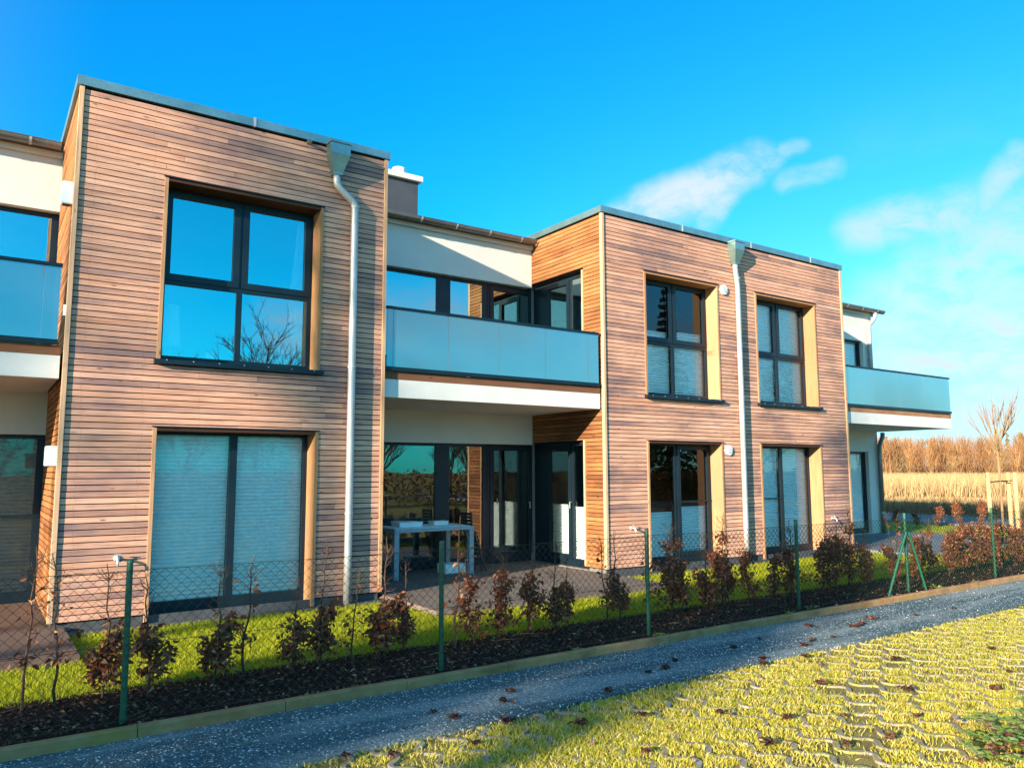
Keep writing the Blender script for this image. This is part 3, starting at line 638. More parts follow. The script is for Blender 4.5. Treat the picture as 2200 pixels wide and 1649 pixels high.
# glazed back walls of the recesses (two storeys each) and the glazed corner of the second block
for zf, zt, gf in ((0.0, GF, True), (2.98, 5.06, False)):
    zb = zf + (0.08 if gf else 0.06)
    w_ = window(RC, 4.9, 7.62, zf - 0.05, zt, 0.12, [(5.0, 6.56, zb, zt - 0.05, False, None), (6.84, 7.53, zb, zt - 0.05, False, None)])
    d_ = window(RC, 7.63, XC + 0.11, zf - 0.05, zt, 0.12, [(7.70, XC + 0.05, zb, zt - 0.05, True, None)], name='glass_door', handle=(XC - 0.02, zf + 1.02))
    s_ = window(SD, 0.545, D2 + 0.10, zf - 0.05, zt + 0.02, 0.12, [(0.60, 0.99, zb, zt - 0.03, False, None), (1.05, 1.72, zb, zt - 0.03, True, None)], handle=(1.02, zf + 1.05))
    if gf:
        blind(s_, SD, 0.60, 0.99, 0.10, 0.95, 0.185, 'film_white'); blind(s_, SD, 1.10, 1.67, 0.16, 0.98, 0.185, 'film_white')
    t = MB(); t.box((XC - 0.012, 0.50, max(zf - 0.05, 0)), (XC + 0.13, 0.54, zt + 0.04), 'trim_wood', T3()); t.build('corner_trim', H)
    # left recess and right end
    window(RC, -3.3, XA + 0.02, zf - 0.05, zt, 0.12, [(-3.2, -1.2, zb, zt - 0.05, False, (zb, zt - 0.06) if gf else None), (-1.1, XA - 0.08, zb, zt - 0.05, False, (zb, zt - 0.06) if gf else None)],
           bars=[(-3.3, XA, 1.02, 1.05)] if gf else [])
    window(RC, 16.6, 19.66, zf - 0.05, zt, 0.10, [(16.7, 18.0, zb, zt - 0.05, False, None), (18.1, 19.58, zb, zt - 0.05, False, (zb, zt - 0.1) if gf else (zb, zt - 0.1))])

# balconies
def balcony(x0, x1, joints):
    s = MB(); y0 = 0.065
    s.box((x0, y0, 2.62), (x1, D2 - 0.003, 2.872), 'render_white')
    s.box((x0 + 0.01, y0 + 0.12, 2.874), (x1 - 0.01, D2 - 0.003, 2.95), 'plinth_grey')
    root = s.build('balcony', H)
    p = MB(); p.box((x0, y0 - 0.005, 2.876), (x1 - 0.004, y0 + 0.035, 2.985), 'plank_wood', T3()); 
    if x1 > 19: p.box((x1 - 0.045, y0 + 0.036, 2.876), (x1 - 0.004, D2 - 0.02, 2.985), 'plank_wood', T3())
    p.build('fascia_plank', root)
    h = MB(); h.box((x0 + 0.01, y0 - 0.045, 3.865), (x1 - 0.03, y0 + 0.015, 3.900), 'frame_dark')
    if x1 > 19: h.box((x1 - 0.09, y0 + 0.015, 3.865), (x1 - 0.03, D2 - 0.02, 3.900), 'frame_dark')
    h.build('handrail', root)
    r = MB(); r.box((x0 + 0.01, y0 - 0.045, 2.990), (x1 - 0.03, y0 + 0.015, 3.045), 'frame_dark')
    if x1 > 19: r.box((x1 - 0.09, y0 + 0.015, 2.990), (x1 - 0.03, D2 - 0.02, 3.045), 'frame_dark')
    r.build('bottom_rail', root)
    edges = [x0 + 0.02] + joints + [x1 - 0.035]
    for a, c in zip(edges, edges[1:]):
        g = MB(); g.box((a + 0.005, y0 - 0.022, 3.046), (c - 0.005, y0 - 0.008, 3.864), 'frosted_glass'); g.build('glass_panel', root)
    for a in joints:
        g = MB(); g.box((a - 0.003, y0 - 0.020, 3.046), (a + 0.003, y0 - 0.010, 3.864), 'zinc_pale'); g.build('joint_strip', root)
    if x1 > 19:
        for a, c in ((y0 + 0.02, 1.05), (1.06, D2 - 0.03)):
            g = MB(); g.box((x1 - 0.067, a, 3.046), (x1 - 0.053, c, 3.864), 'frosted_glass'); g.build('glass_panel', root)
    return root
balcony(-9.0, XA - 0.03, [-8.4 + 0.89 * k for k in range(10)] + [0.49]); balcony(XB + 0.03, XC - 0.03, [4.71, 5.60, 6.49, 7.38, 8.27]); balcony(XE + 0.03, XEND + 0.02, [16.69, 17.79, 18.89])

# gutters
for x0, x1 in ((-9.0, XA - 0.045), (XB + 0.045, XC - 0.045), (XE + 0.045, XEND + 0.30)):
    g = MB(); yc, zc_, rr = D2 - 0.19, 5.935, 0.072
    prof = [(yc + rr * math.cos(a), zc_ + rr * math.sin(a)) for a in [math.pi + math.pi * k / 10 for k in range(11)]]
    outer = [[(xx, y, z) for y, z in prof] + [(xx, y * 0.94 + yc * 0.06, z * 0.94 + zc_ * 0.06 + 0.001) for y, z in prof[::-1]] for xx in (x0, x1)]
    g.prism(outer, 'gutter_zinc')
    g.tube([(x0, yc - rr, zc_ + 0.004), (x1, yc - rr, zc_ + 0.004)], 0.010, 'gutter_zinc', 6)
    gr = g.build('gutter', H)
    xx = x1 - 0.35
    while xx > max(x0, -3):
        k = MB(); k.prism([[(q, yc + (rr + 0.004) * math.cos(a), zc_ + (rr + 0.004) * math.sin(a)) for a in [math.pi + math.pi * i / 8 for i in range(9)]] +
                           [(q, yc + (rr + 0.008) * math.cos(a), zc_ + (rr + 0.008) * math.sin(a)) for a in [2 * math.pi - math.pi * i / 8 for i in range(9)]] for q in (xx - 0.015, xx + 0.015)], 'zinc_pale')
        k.build('bracket', gr); xx -= 0.70

# downpipes
def collar(parent, x, y, z, mat='zinc_pale', wall=0.0):
    k = MB(); k.tube([(x, y, z - 0.016), (x, y, z + 0.016)], 0.058, mat, 14); k.box((x - 0.012, y + 0.03, z - 0.012), (x + 0.012, wall, z + 0.012), mat); k.build('bracket', parent)
def downpipe(xh, xp, offset):
    p = MB(); y = -0.062
    path = [(xh, y, 5.60), (xh, y, 5.50)]
    if offset:
        path += [(xh + 0.01, y, 5.45), (xh + (xp - xh) * 0.18, y, 5.40), (xh + (xp - xh) * 0.82, y, 5.27), (xp - 0.01, y, 5.22)]
    path += [(xp, y, 5.15), (xp, y, 3.0), (xp, y, 0.5), (xp, y, -0.13)]
    p.tube(path, 0.051, 'zinc_pale', 16)
    root = p.build('downpipe', H, smooth=True)
    hd = MB()
    def ring(hw, y0, z): return [(xh - hw, y0, z), (xh + hw, y0, z), (xh + hw, -0.005, z), (xh - hw, -0.005, z)]
    hd.prism([ring(0.15, -0.21, 6.015), ring(0.15, -0.21, 5.985), ring(0.135, -0.195, 5.982), ring(0.135, -0.195, 5.84), ring(0.062, -0.122, 5.60), ring(0.062, -0.122, 5.575)], 'zinc')
    hd.build('rainwater_head', root)
    for z in (5.18 if offset else 5.3, 2.98, 1.05): collar(root, xp if not offset or z < 5.2 else xp, y, z)
    return root
downpipe(3.79, 4.06, True); downpipe(11.93, 11.98, False)
p = MB(); y = D2 - 0.085   # right end: from the gutter, behind the balcony and down to the ground
p.tube([(20.02, D2 - 0.19, 5.87), (20.02, D2 - 0.19, 5.76), (19.98, D2 - 0.15, 5.66), (19.88, y, 5.52), (19.86, y, 5.42), (19.86, y, 2.96)], 0.055, 'zinc_pale', 14)
root = p.build('downpipe', H, smooth=True); collar(root, 19.86, D2 - 0.085, 4.6, wall=D2)
p = MB(); p.tube([(20.22, D2 - 0.10, 2.60), (20.21, D2 - 0.10, 2.48), (20.12, D2 - 0.09, 2.34), (20.06, D2 - 0.085, 2.22), (20.05, D2 - 0.085, 2.0), (20.05, D2 - 0.085, -0.13)], 0.058, 'gutter_zinc', 14)
root = p.build('downpipe', H, smooth=True)
k = MB(); k.tube([(20.05, D2 - 0.085, 0.42), (20.05, D2 - 0.085, 0.50)], 0.064, 'zinc', 14); k.build('bracket', root)

# chimney
c = MB(); c.box((5.7, 4.03, 5.9), (7.14, 4.75, 7.49), 'chimney_grey'); ch = c.build('chimney', H)
c = MB(); c.box((5.62, 3.95, 7.492), (7.21, 4.83, 7.60), 'cap_concrete'); c.build('cap', ch)
for xx in (6.35, 6.86):
    c = MB()
    def cr(r, z): return [(xx + r * math.cos(2 * math.pi * k / 18), 4.35 + r * math.sin(2 * math.pi * k / 18), z) for k in range(18)]
    c.prism([cr(0.12, 7.602), cr(0.12, 7.66), cr(0.165, 7.665), cr(0.15, 7.80), cr(0.135, 7.83), cr(0.06, 7.84)], 'cap_concrete'); c.build('chimney_pot', ch)
# small fittings
def lamp(z0, z1):
    l = MB(); x0, x1 = XA - 0.115, XA - 0.004
    l.prism([[(x0 + e, 0.05 + e, z), (x1, 0.05 + e, z), (x1, 0.17 - e, z), (x0 + e, 0.17 - e, z)] for e, z in ((0.008, z0), (0, z0 + 0.01), (0, z1 - 0.01), (0.008, z1))], 'white_plastic')
    r_ = l.build('wall_lamp', H); g = MB(); g.box((x0 + 0.02, 0.07, z0 - 0.006), (x1 - 0.02, 0.15, z0 - 0.001), 'frame_dark'); g.build('lens', r_)
lamp(4.60, 4.86); lamp(1.66, 1.88)
l = MB(); l.box((XA - 0.03, 0.02, 3.32), (XA - 0.004, 0.08, 3.44), 'white_plastic'); l.build('junction_box', H)
def disc(b, x, z, r, y0, y1, mat, n=28):
    b.prism([[(x + r * math.cos(2 * math.pi * k / n), y0, z + r * math.sin(2 * math.pi * k / n)) for k in range(n)], [(x + r * math.cos(2 * math.pi * k / n), y1, z + r * math.sin(2 * math.pi * k / n)) for k in range(n)]], mat)
for x, z in ((11.63, 5.04), (11.62, 1.97)):
    v = MB(); disc(v, x, z, 0.092, -0.035, 0.0, 'white_plastic'); va = v.build('air_vent', H)
    v = MB(); disc(v, x, z, 0.062, -0.041, -0.036, 'zinc_pale')
    for k in range(-4, 5): 
        hw = math.sqrt(0.058 ** 2 - (k * 0.0125) ** 2); v.box((x - hw, -0.047, z + k * 0.0125 - 0.003), (x + hw, -0.041, z + k * 0.0125 + 0.003), 'white_plastic')
    v.build('grille', va)
for x, z in ((1.35, 0.64), (9.12, 0.64), (14.80, 0.60)):
    t = MB(); disc(t, x, z, 0.034, -0.012, 0.0, 'tap_metal', 16); t.tube([(x, -0.01, z), (x, -0.075, z), (x, -0.10, z - 0.01), (x, -0.112, z - 0.035), (x, -0.112, z - 0.075)], [0.014, 0.016, 0.014, 0.013, 0.012], 'tap_metal', 10)
    tr_ = t.build('garden_tap', H, smooth=True)
    t = MB(); t.tube([(x, -0.065, z + 0.01), (x, -0.065, z + 0.045)], 0.006, 'tap_metal', 8); t.box((x - 0.032, -0.074, z + 0.045), (x + 0.032, -0.056, z + 0.053), 'tap_metal'); t.build('handle', tr_)
for x in (3.40, 12.22):
    t = MB(); t.tube([(x, 0.02, 5.97), (x, -0.06, 5.962), (x, -0.085, 5.955)], 0.026, 'gutter_zinc', 12); t.build('overflow_pipe', H)

# ------------------------------------------------------------------ things on the terrace and behind the glass
T = thing('patio_table', (6.03, 1.65, -0.055), 'blue grey metal patio table with thick square legs on the shaded terrace', 'table')
b = MB(); b.box((5.33, 1.18, 0.655), (6.75, 2.02, 0.71), 'table_metal'); b.box((5.37, 1.22, 0.7105), (6.71, 1.98, 0.716), 'film_white'); b.build('tabletop', T)
for x, y in ((5.33, 1.18), (6.67, 1.18), (5.33, 1.94), (6.67, 1.94)):
    b = MB(); b.box((x, y, -0.053), (x + 0.08, y + 0.08, 0.653), 'table_metal'); b.build('leg', T)
def carton(name, c, s, label, cat):
    o = thing(name, c, label, cat, world_parts=False); b = MB(); x, y, z = s
    b.box((-x, -y, 0.0), (x, y, z), 'cardboard_white'); b.build('body', o)
    b = MB()
    b.prism([[(-x - 0.006, -y - 0.006, z + 0.001), (x + 0.006, -y - 0.006, z + 0.001), (x + 0.006, y + 0.006, z + 0.001), (-x - 0.006, y + 0.006, z + 0.001)], [(-x - 0.006, -y - 0.006, z + 0.022), (x + 0.006, -y - 0.006, z + 0.022), (x + 0.006, y + 0.006, z + 0.022), (-x - 0.006, y + 0.006, z + 0.022)]], 'cardboard_white'); b.build('lid', o)
carton('carton', (5.75, 1.60, 0.717), (0.20, 0.15, 0.055), 'flat white box lying on the left half of the patio table', 'box')
carton('carton', (6.38, 1.70, 0.717), (0.13, 0.10, 0.04), 'small white box lying on the right half of the patio table', 'box')
carton('storage_box', (6.55, 1.55, -0.053), (0.19, 0.14, 0.12), 'low white storage box on the floor under the patio table', 'box')
C_ = thing('folding_chair', (6.95, 1.4, -0.055), 'black folded garden chair leaning against the right end of the patio table', 'chair')
for y in (1.30, 1.62):
    b = MB(); b.tube([(7.06, y, -0.052), (6.80, y + 0.02, 0.72), (6.79, y + 0.02, 0.92)], 0.014, 'black_metal', 8); b.build('frame', C_)
    b = MB(); b.tube([(7.00, y + 0.03, -0.052), (6.83, y + 0.04, 0.50)], 0.012, 'black_metal', 8); b.build('leg', C_)
b = MB()
for k in range(6): z = 0.20 + k * 0.07; x = 7.06 - (z + 0.05) * 0.337 + 0.02; b.box((x, 1.31, z), (x + 0.014, 1.62, z + 0.055), 'black_metal')
b.build('seat', C_)
b = MB()
for k in range(4): z = 0.70 + k * 0.055; b.box((6.785, 1.32, z), (6.80, 1.63, z + 0.045), 'black_metal')
b.build('backrest', C_)
# seen through the upper window
L_ = thing('floor_lamp', (1.98, 0.95, 2.88), 'white paper floor lamp behind the big upper window pane', 'lamp')
b = MB(); b.tube([(1.98, 0.95, 2.882), (1.98, 0.95, 2.90)], 0.13, 'white_plastic', 20); b.build('base', L_)
b = MB(); b.tube([(1.98, 0.95, 2.90), (1.98, 0.95, 3.20)], 0.012, 'white_plastic', 8); b.build('stem', L_)
b = MB(); b.tube([(1.98, 0.95, 3.20), (1.98, 0.95, 3.75)], [0.13, 0.09], 'cardboard_white', 20); b.build('lamp_shade', L_)
for x, hgt, lab in ((2.35, 0.14, 'white square candle holder on the sill left of the centre bar of the upper window'), (3.02, 0.16, 'white candle holder nearest the centre bar on the right half of the upper window sill'),
               (3.18, 0.12, 'pale candle holder in the middle of the right half of the upper window sill'), (3.33, 0.13, 'pale candle holder nearest the curtain on the upper window sill')):
    o = thing('candle_holder', (x, 0.45, 2.95), lab, 'candle holder', 'candle holders on the upper window sill', world_parts=False)
    b = MB(); b.prism([[(s * r_, t_ * r_, z) for s, t_ in ((-1, -1), (1, -1), (1, 1), (-1, 1))] for r_, z in ((0.045, 0), (0.05, hgt), (0.042, hgt), (0.036, 0.02))], 'cardboard_white', cap=False); b.poly([(-.045, -.045, 0.001), (.045, -.045, 0.001), (.045, .045, 0.001), (-.045, .045, 0.001)], 'cardboard_white'); b.build('body', o)
    b = MB(); b.tube([(0, 0, 0.004), (0, 0, hgt * 0.7)], 0.022, 'white_plastic', 10); b.build('candle', o)
b = MB()
rows = []
for zz in np.linspace(2.97, 5.0, 14):
    g_ = abs(zz - 3.9) * 0.10
    rows.append([(3.45 - 0.10 + g_ * 0.9 + 0.26 * k / 16, 0.48 + 0.028 * math.sin(k * 1.9 + zz), zz) for k in range(17)])
b.prism(rows, 'cardboard_white', closed=False, cap=False)
o = b.build('curtain'); o['label'] = 'white gathered curtain at the right edge of the big upper window'; o['category'] = 'curtain'

# ------------------------------------------------------------------ chain link fence
FY = -3.70; FZ0, FZ1 = -0.09, 0.915
Fn = thing('chain_link_fence', (6.0, FY, -0.12), 'dark green chain link fence with green round posts along the soil bed', 'fence')
posts = [-1.55, 0.93, 3.41, 5.88, 8.42, 10.92, 13.50, 16.0, 18.5, 21.0]
b = MB(); pw, ph = 0.0375, 0.036; N = 28; ncol = int((22.0 + 2.0) / pw)
for i in range(ncol):
    x0 = -2.0 + i * pw; pts = []
    for j in range(N + 1): pts.append((x0 + (pw if (i + j) % 2 else 0.0), FY - 0.034 + (0.002 if (i + j) % 2 else -0.002), FZ0 + (FZ1 - FZ0) * j / N))
    b.tube(pts, 0.0023 if x0 < 6 else 0.0027, 'wire_green', 3, cap=False)
    
b.build('wire_mesh', Fn)
for z in (FZ0 + 0.01, 0.42, FZ1 + 0.002):
    b = MB()
    for a, c in zip(posts, posts[1:]): b.tube([(a, FY - 0.036, z), ((a + c) / 2, FY - 0.036, z - 0.006), (c, FY - 0.036, z)], 0.0026, 'wire_green', 4)
    b.build('tension_wire', Fn)
for i, x in enumerate(posts):
    b = MB(); top = 0.97
    b.tube([(x, FY, -0.2), (x + random.uniform(-.006, .006), FY, top)], 0.021, 'post_green', 14)
    po = b.build('fence_post', Fn)
    b = MB(); b.tube([(x, FY, top + 0.0005), (x, FY, top + 0.012), (x, FY, top + 0.018)], [0.024, 0.023, 0.012], 'post_green', 14); b.build('cap', po)
for dx in (-0.62, 0.45):
    b = MB(); b.tube([(10.92 + dx * 0.06, FY - 0.03, 0.72), (10.92 + dx, FY - 0.03, -0.2)], 0.019, 'post_green', 12); b.build('brace', Fn)

# ------------------------------------------------------------------ plants
def twig_path(p, d, L, n=4, wob=0.25):
    pts = [Vector(p)]; d = Vector(d).normalized()
    for i in range(n):
        d = (d + Vector((random.gauss(0, wob), random.gauss(0, wob), random.gauss(0, wob) + 0.06))).normalized(); pts.append(pts[-1] + d * (L / n))
    return pts
def sapling(name, height, nleaf, zlo, zhi, spread, twigs):
    """returns (stem mesh, leaf mesh) at the origin"""
    s = MB(); leaf_p = []
    stem = [Vector((0, 0, -0.03))]
    n = 9
    for i in range(n): stem.append(Vector((stem[-1].x * 0.9 + random.gauss(0, 0.012), stem[-1].y * 0.9 + random.gauss(0, 0.012), height * (i + 1) / n)))
    s.tube(stem, [0.0095 * (1 - 0.8 * i / n) + 0.0012 for i in range(n + 1)], 'bark_dark', 5)
    def at(z): 
        k = min(n - 1, max(0, int(z / height * n))); return stem[k].lerp(stem[k + 1], min(1, max(0, z / height * n - k)))
    for i in range(twigs):
        z = random.uniform(0.10, 0.92) * height; a = random.uniform(0, 2 * math.pi); L = spread * random.uniform(0.5, 1.3) * (1.1 - 0.6 * z / height)
        pts = twig_path(at(z), (math.cos(a), math.sin(a), random.uniform(0.4, 1.3)), L)
        s.tube(pts, [0.0036, 0.003, 0.0024, 0.0018, 0.0012], 'bark_dark', 4)
        for k in range(2):
            q = pts[random.randint(1, 3)]; t2 = twig_path(q, (random.gauss(0, 1), random.gauss(0, 1), 0.6), L * 0.45, 3)
            s.tube(t2, [0.002, 0.0015, 0.0012, 0.0008], 'bark_dark', 3)
            if zlo < q.z < zhi: leaf_p += [t2[-1], t2[1]]
        leaf_p += [q for q in pts[1:] if zlo < q.z < zhi]
    if not leaf_p: leaf_p = [at(height * 0.4)]
    b = MB()
    for i in range(int(nleaf * 1.3)):
        c = random.choice(leaf_p) + Vector((random.gauss(0, 0.028), random.gauss(0, 0.028), random.gauss(-0.012, 0.035)))
        L = random.uniform(0.033, 0.066); d = Vector((random.gauss(0, 1), random.gauss(0, 1), random.gauss(-0.9, 0.7))).normalized(); r = d.orthogonal().normalized()
        r = (Matrix.Rotation(random.uniform(0, 6.28), 3, d) @ r); nn = d.cross(r); cu = random.uniform(0.1, 0.45) * L
        tint = (random.random(), 0.0 if random.random() < 0.78 else random.uniform(0.3, 1), 0.5)
        p0, p1, p2, p3 = c, c + d * L * 0.38, c + d * L * 0.78 - nn * cu * 0.3, c + d * L - nn * cu
        i0 = b.add([p0, p1 + r * L * 0.27 + nn * cu * 0.6, p2 + r * L * 0.2 + nn * cu * 0.3, p3, p2 - r * L * 0.2 + nn * cu * 0.3, p1 - r * L * 0.27 + nn * cu * 0.6, p1 - nn * cu * 0.1, p2 - nn * cu * 0.2])
        for q in ((0, 1, 6), (1, 2, 7, 6), (2, 3, 7), (0, 6, 5), (6, 7, 4, 5), (7, 3, 4)): b.face([i0 + k for k in q], 'beech_leaf', tint)
    return s.mesh('stem'), b.mesh('leaves')
KINDS = {'bare': [sapling('a', 1.12, 26, 0.2, 0.9, 0.26, 16), sapling('a', 1.02, 36, 0.15, 0.8, 0.24, 18), sapling('a', 1.2, 18, 0.3, 1.1, 0.2, 14)],
         'leafy': [sapling('b', 0.98, 300, 0.0, 0.62, 0.19, 22), sapling('b', 1.05, 370, 0.0, 0.58, 0.21, 24), sapling('b', 0.92, 250, 0.05, 0.70, 0.17, 20)],
         'dense': [sapling('c', 1.0, 470, 0.0, 0.76, 0.22, 38), sapling('c', 0.92, 520, 0.0, 0.72, 0.26, 38), sapling('c', 1.12, 430, 0.0, 0.84, 0.21, 38), sapling('c', 0.85, 400, 0.02, 0.72, 0.23, 32)]}
def sapling_at(x, y, z, kind, label, sc=1.0, group='young beech plants in the soil bed behind the fence'):
    o = thing('beech_sapling', (x, y, z), label, 'sapling', group, world_parts=False)
    st, lf = random.choice(KINDS[kind]); r = random.uniform(0, 6.28); sc = sc * random.uniform(0.82, 1.1); wx = random.uniform(0.8, 1.25); lx, ly = random.gauss(0, 0.06), random.gauss(0, 0.06)
    for nm, me in (('stem', st), ('leaves', lf)):
        c = place(nm, me, o, (0, 0, 0)); c.rotation_euler = (lx, ly, r); c.scale = (sc * wx, sc * wx, sc)
SPOTS = [(0.31, 'bare'), (0.62, 'bare'), (0.95, 'leafy'), (1.27, 'leafy'), (1.68, 'leafy'), (1.97, 'bare'), (2.26, 'leafy'), (2.52, 'leafy'), (2.86, 'bare'), (3.16, 'leafy'), (3.48, 'leafy'), (3.86, 'bare'),
         (4.18, 'leafy'), (4.52, 'dense'), (4.86, 'leafy'), (5.20, 'leafy'), (5.52, 'leafy'), (5.86, 'bare'), (6.18, 'leafy'), (6.50, 'bare'), (6.80, 'dense'), (7.08, 'dense'), (7.40, 'leafy'), (7.72, 'dense'),
         (8.02, 'dense'), (8.32, 'dense'), (8.66, 'leafy'), (9.0, 'dense'), (9.32, 'bare'), (9.62, 'leafy'), (9.92, 'dense'), (10.2, 'dense'), (10.5, 'dense'), (10.8, 'dense'), (11.1, 'leafy'), (11.42, 'bare'),
         (11.75, 'leafy'), (12.1, 'dense'), (12.45, 'leafy'), (12.8, 'dense'), (13.15, 'dense'), (13.5, 'dense'), (13.85, 'dense'), (14.2, 'dense'), (14.6, 'dense'), (15.0, 'dense'), (15.4, 'leafy'), (15.8, 'dense'), (16.3, 'dense')]
LOOK = {'bare': 'nearly bare thin sapling', 'leafy': 'sapling with brown leaves low down', 'dense': 'bushy copper-leaved sapling'}
ORD = ['first', 'second', 'third', 'fourth', 'fifth', 'sixth', 'seventh', 'eighth', 'ninth', 'tenth', 'eleventh', 'twelfth', 'thirteenth', 'fourteenth', 'fifteenth', 'sixteenth', 'seventeenth', 'eighteenth', 'nineteenth', 'twentieth', 'twenty-first', 'twenty-second', 'twenty-third', 'twenty-fourth', 'twenty-fifth']
PN = {0: 'first fence post', 1: 'second fence post', 2: 'third fence post', 3: 'fourth fence post', 4: 'braced fence post', 5: 'last fence post'}
bay_n = {}
vis_posts = [0.93, 3.41, 5.88, 8.42, 10.92, 13.50]
for x, kind in SPOTS:
    bay = sum(1 for p in vis_posts if p < x); bay_n[bay] = bay_n.get(bay, 0) + 1; k = ORD[bay_n[bay] - 1]
    where = f'{k} left of the first fence post' if bay == 0 else f'{k} after the {PN[bay - 1]}'
    sapling_at(x + random.uniform(-.09, .09), -2.98 + random.uniform(-.12, .12) - (0.1 if x > 6.6 else 0), -0.12, kind, f'{LOOK[kind]}, {where}')
# second hedge beyond the end terrace
for i in range(7):
    x = 22.3 + i * 0.42
    sapling_at(x, 4.2 - i * 0.42, -0.125, 'leafy' if i < 4 else 'dense', f'brown hedge plant beyond the end terrace, {ORD[i]} from the house corner', 0.9, 'hedge plants beyond the end terrace')

# weeds along the kerb and the bramble in the corner
def leaf_fan(b, c, n, L, up, wd, mat, droop=0.3):
    for i in range(n):
        a = 2 * math.pi * i / n + random.uniform(-.3, .3); d = Vector((math.cos(a), math.sin(a), up * random.uniform(0.6, 1.4))).normalized(); r = Vector((-math.sin(a), math.cos(a), 0)); l = L * random.uniform(0.7, 1.2)
        c = Vector(c); m = c + d * l * 0.55; t = c + d * l - Vector((0, 0, droop * l)); tint = (random.random(), random.choice([0, 0, 0, 0.7]), 0.5)
        i0 = b.add([c, m + r * l * wd, t, m - r * l * wd, m - Vector((0, 0, l * 0.06))])
        for q in ((0, 1, 4), (1, 2, 4), (0, 4, 3), (4, 2, 3)): b.face([i0 + k for k in q], mat, tint)
for x, y, L, lab in ((8.64, -3.72, 0.13, 'pale green weed at the foot of the fourth fence post'), (5.98, -3.755, 0.10, 'thin yellowish weed beside the third fence post'), (11.6, -3.745, 0.16, 'bright green weed on the kerb right of the braced post'),
                     (8.15, -3.75, 0.10, 'small grey green weed left of the fourth fence post'), (4.85, -3.76, 0.06, 'tiny green weed on the kerb between second and third fence post')):
    o = thing('weed', (x, y, -0.115), lab, 'weed', 'weeds along the kerb', world_parts=False); b = MB(); leaf_fan(b, (0, 0, 0), 9, L, 0.6, 0.12, 'weed_leaf'); b.build('leaves', o)
o = thing('bramble', (5.75, -7.25, -0.2), 'low bramble with round green and dry leaves in the bottom right corner', 'plant', world_parts=False)
b = MB(); st = MB()
for i in range(120):
    x, y = random.gauss(0.0, 0.30), random.gauss(0.0, 0.14); z = random.uniform(0.03, 0.13)
    st.tube([(x * 0.7, y * 0.7, 0.0), (x * 0.9, y * 0.9, z * 0.7), (x, y, z)], 0.002, 'bark_dark', 4)
    if random.random() < 0.7: leaf_fan(b, (x, y, z), 3, 0.062, 0.25, 0.42, 'weed_leaf', 0.15)
    else: leaf_fan(b, (x, y, z), 3, 0.055, 0.2, 0.36, 'beech_leaf', 0.3)
st.build('stems', o); b.build('leaves', o)

# dark clumps of rotten leaves on the gravel and the pavers
CL = [(2.94, -4.73), (3.66, -4.41), (5.48, -4.45), (5.2, -4.6), (4.97, -4.62), (6.35, -4.41), (6.2, -4.88), (6.05, -5.0), (8.47, -4.48), (7.27, -4.67), (8.29, -4.51), (7.61, -4.69), (10.41, -4.56), (9.55, -4.54), (3.45, -4.62),
      (2.88, -4.53), (6.9, -4.3), (7.9, -4.2), (7.0, -4.75), (8.9, -4.35), (6.6, -5.05), (4.3, -4.86)]
CLP = [(2.25, -5.15), (2.8, -5.25), (3.6, -5.35), (4.1, -5.45), (4.6, -5.75), (4.9, -6.1), (4.35, -6.35), (5.3, -6.3), (5.7, -6.6), (5.1, -6.75), (3.6, -6.0), (6.3, -6.2), (6.9, -6.6), (7.6, -6.4), (5.9, -5.7), (7.2, -5.6), (8.4, -5.9), (4.75, -6.65), (2.0, -5.0), (3.2, -5.0)]
def clump_mesh():
    n = 17; P = np.stack([rng.normal(0, 0.024, n), rng.normal(0, 0.018, n), np.abs(rng.normal(0.010, 0.006, n))], 1)
    return leaf_quads(P, 0.055, 'clump_leaf', 'leaf_clump', rtint(n, 0.2), 0.6, 0.5)
CM = [clump_mesh() for _ in range(5)]
for lst, lab, grp, z in ((CL, 'small dark clump of rotten leaves lying on the grey gravel path', 'leaf clumps on the gravel', -0.167), (CLP, 'small dark leaf clump lying in the yellow grass of the pavers', 'leaf clumps on the grass pavers', -0.172)):
    for x, y in lst:
        o = place('leaf_clump', random.choice(CM), None, (x, y, z), label=lab, category='leaf clump', group=grp); s = random.uniform(0.55, 1.15)
        o.rotation_euler = (0, 0, random.uniform(0, 6.28)); o.scale = (s, s, s)

# ------------------------------------------------------------------ trees
def bare_tree(height, r0, mat, levels=4, kids=(5, 5, 4), spread=0.6, trunk=0.35, sides=5, up=0.25, seed=0):
    random.seed(seed); s = MB(); c = MB()
    def grow(b, p, d, L, r, lev):
        n = 4; pts = [Vector(p)]; d = Vector(d).normalized()
        for i in range(n):
            d = (d + Vector((random.gauss(0, 0.12), random.gauss(0, 0.12), random.gauss(0, 0.08) + up * 0.15))).normalized(); pts.append(pts[-1] + d * L / n)
        b.tube(pts, [r * (1 - 0.14 * i) for i in range(n + 1)] if lev < levels else [r * (1 - 0.22 * i) for i in range(n + 1)], mat, max(3, sides - lev), cap=False)
        if lev < levels:
            for k in range(kids[min(lev, len(kids) - 1)]):
                f = random.uniform(0.35, 1.0) if lev else random.uniform(trunk, 1.0); q = pts[0].lerp(pts[-1], f); i = min(n - 1, int(f * n)); q = pts[i].lerp(pts[i + 1], f * n - i)
                a = random.uniform(0, 6.28); nd = d + Vector((math.cos(a), math.sin(a), random.uniform(-0.1, 0.5))) * spread * random.uniform(0.7, 1.3)
                grow(c if lev == 0 else b, q, nd, L * random.uniform(0.42, 0.62), r * (0.45 if lev == 0 else 0.5), lev + 1)
    grow(s, (0, 0, -0.1), (0, 0, 1), height * 0.62, r0, 0)
    return s.mesh('trunk', True), c.mesh('crown', True)
BT = [bare_tree(11, 0.16, 'bark_dark', 4, (9, 6, 5), 0.75, 0.25, seed=s) for s in (1, 2, 3)]
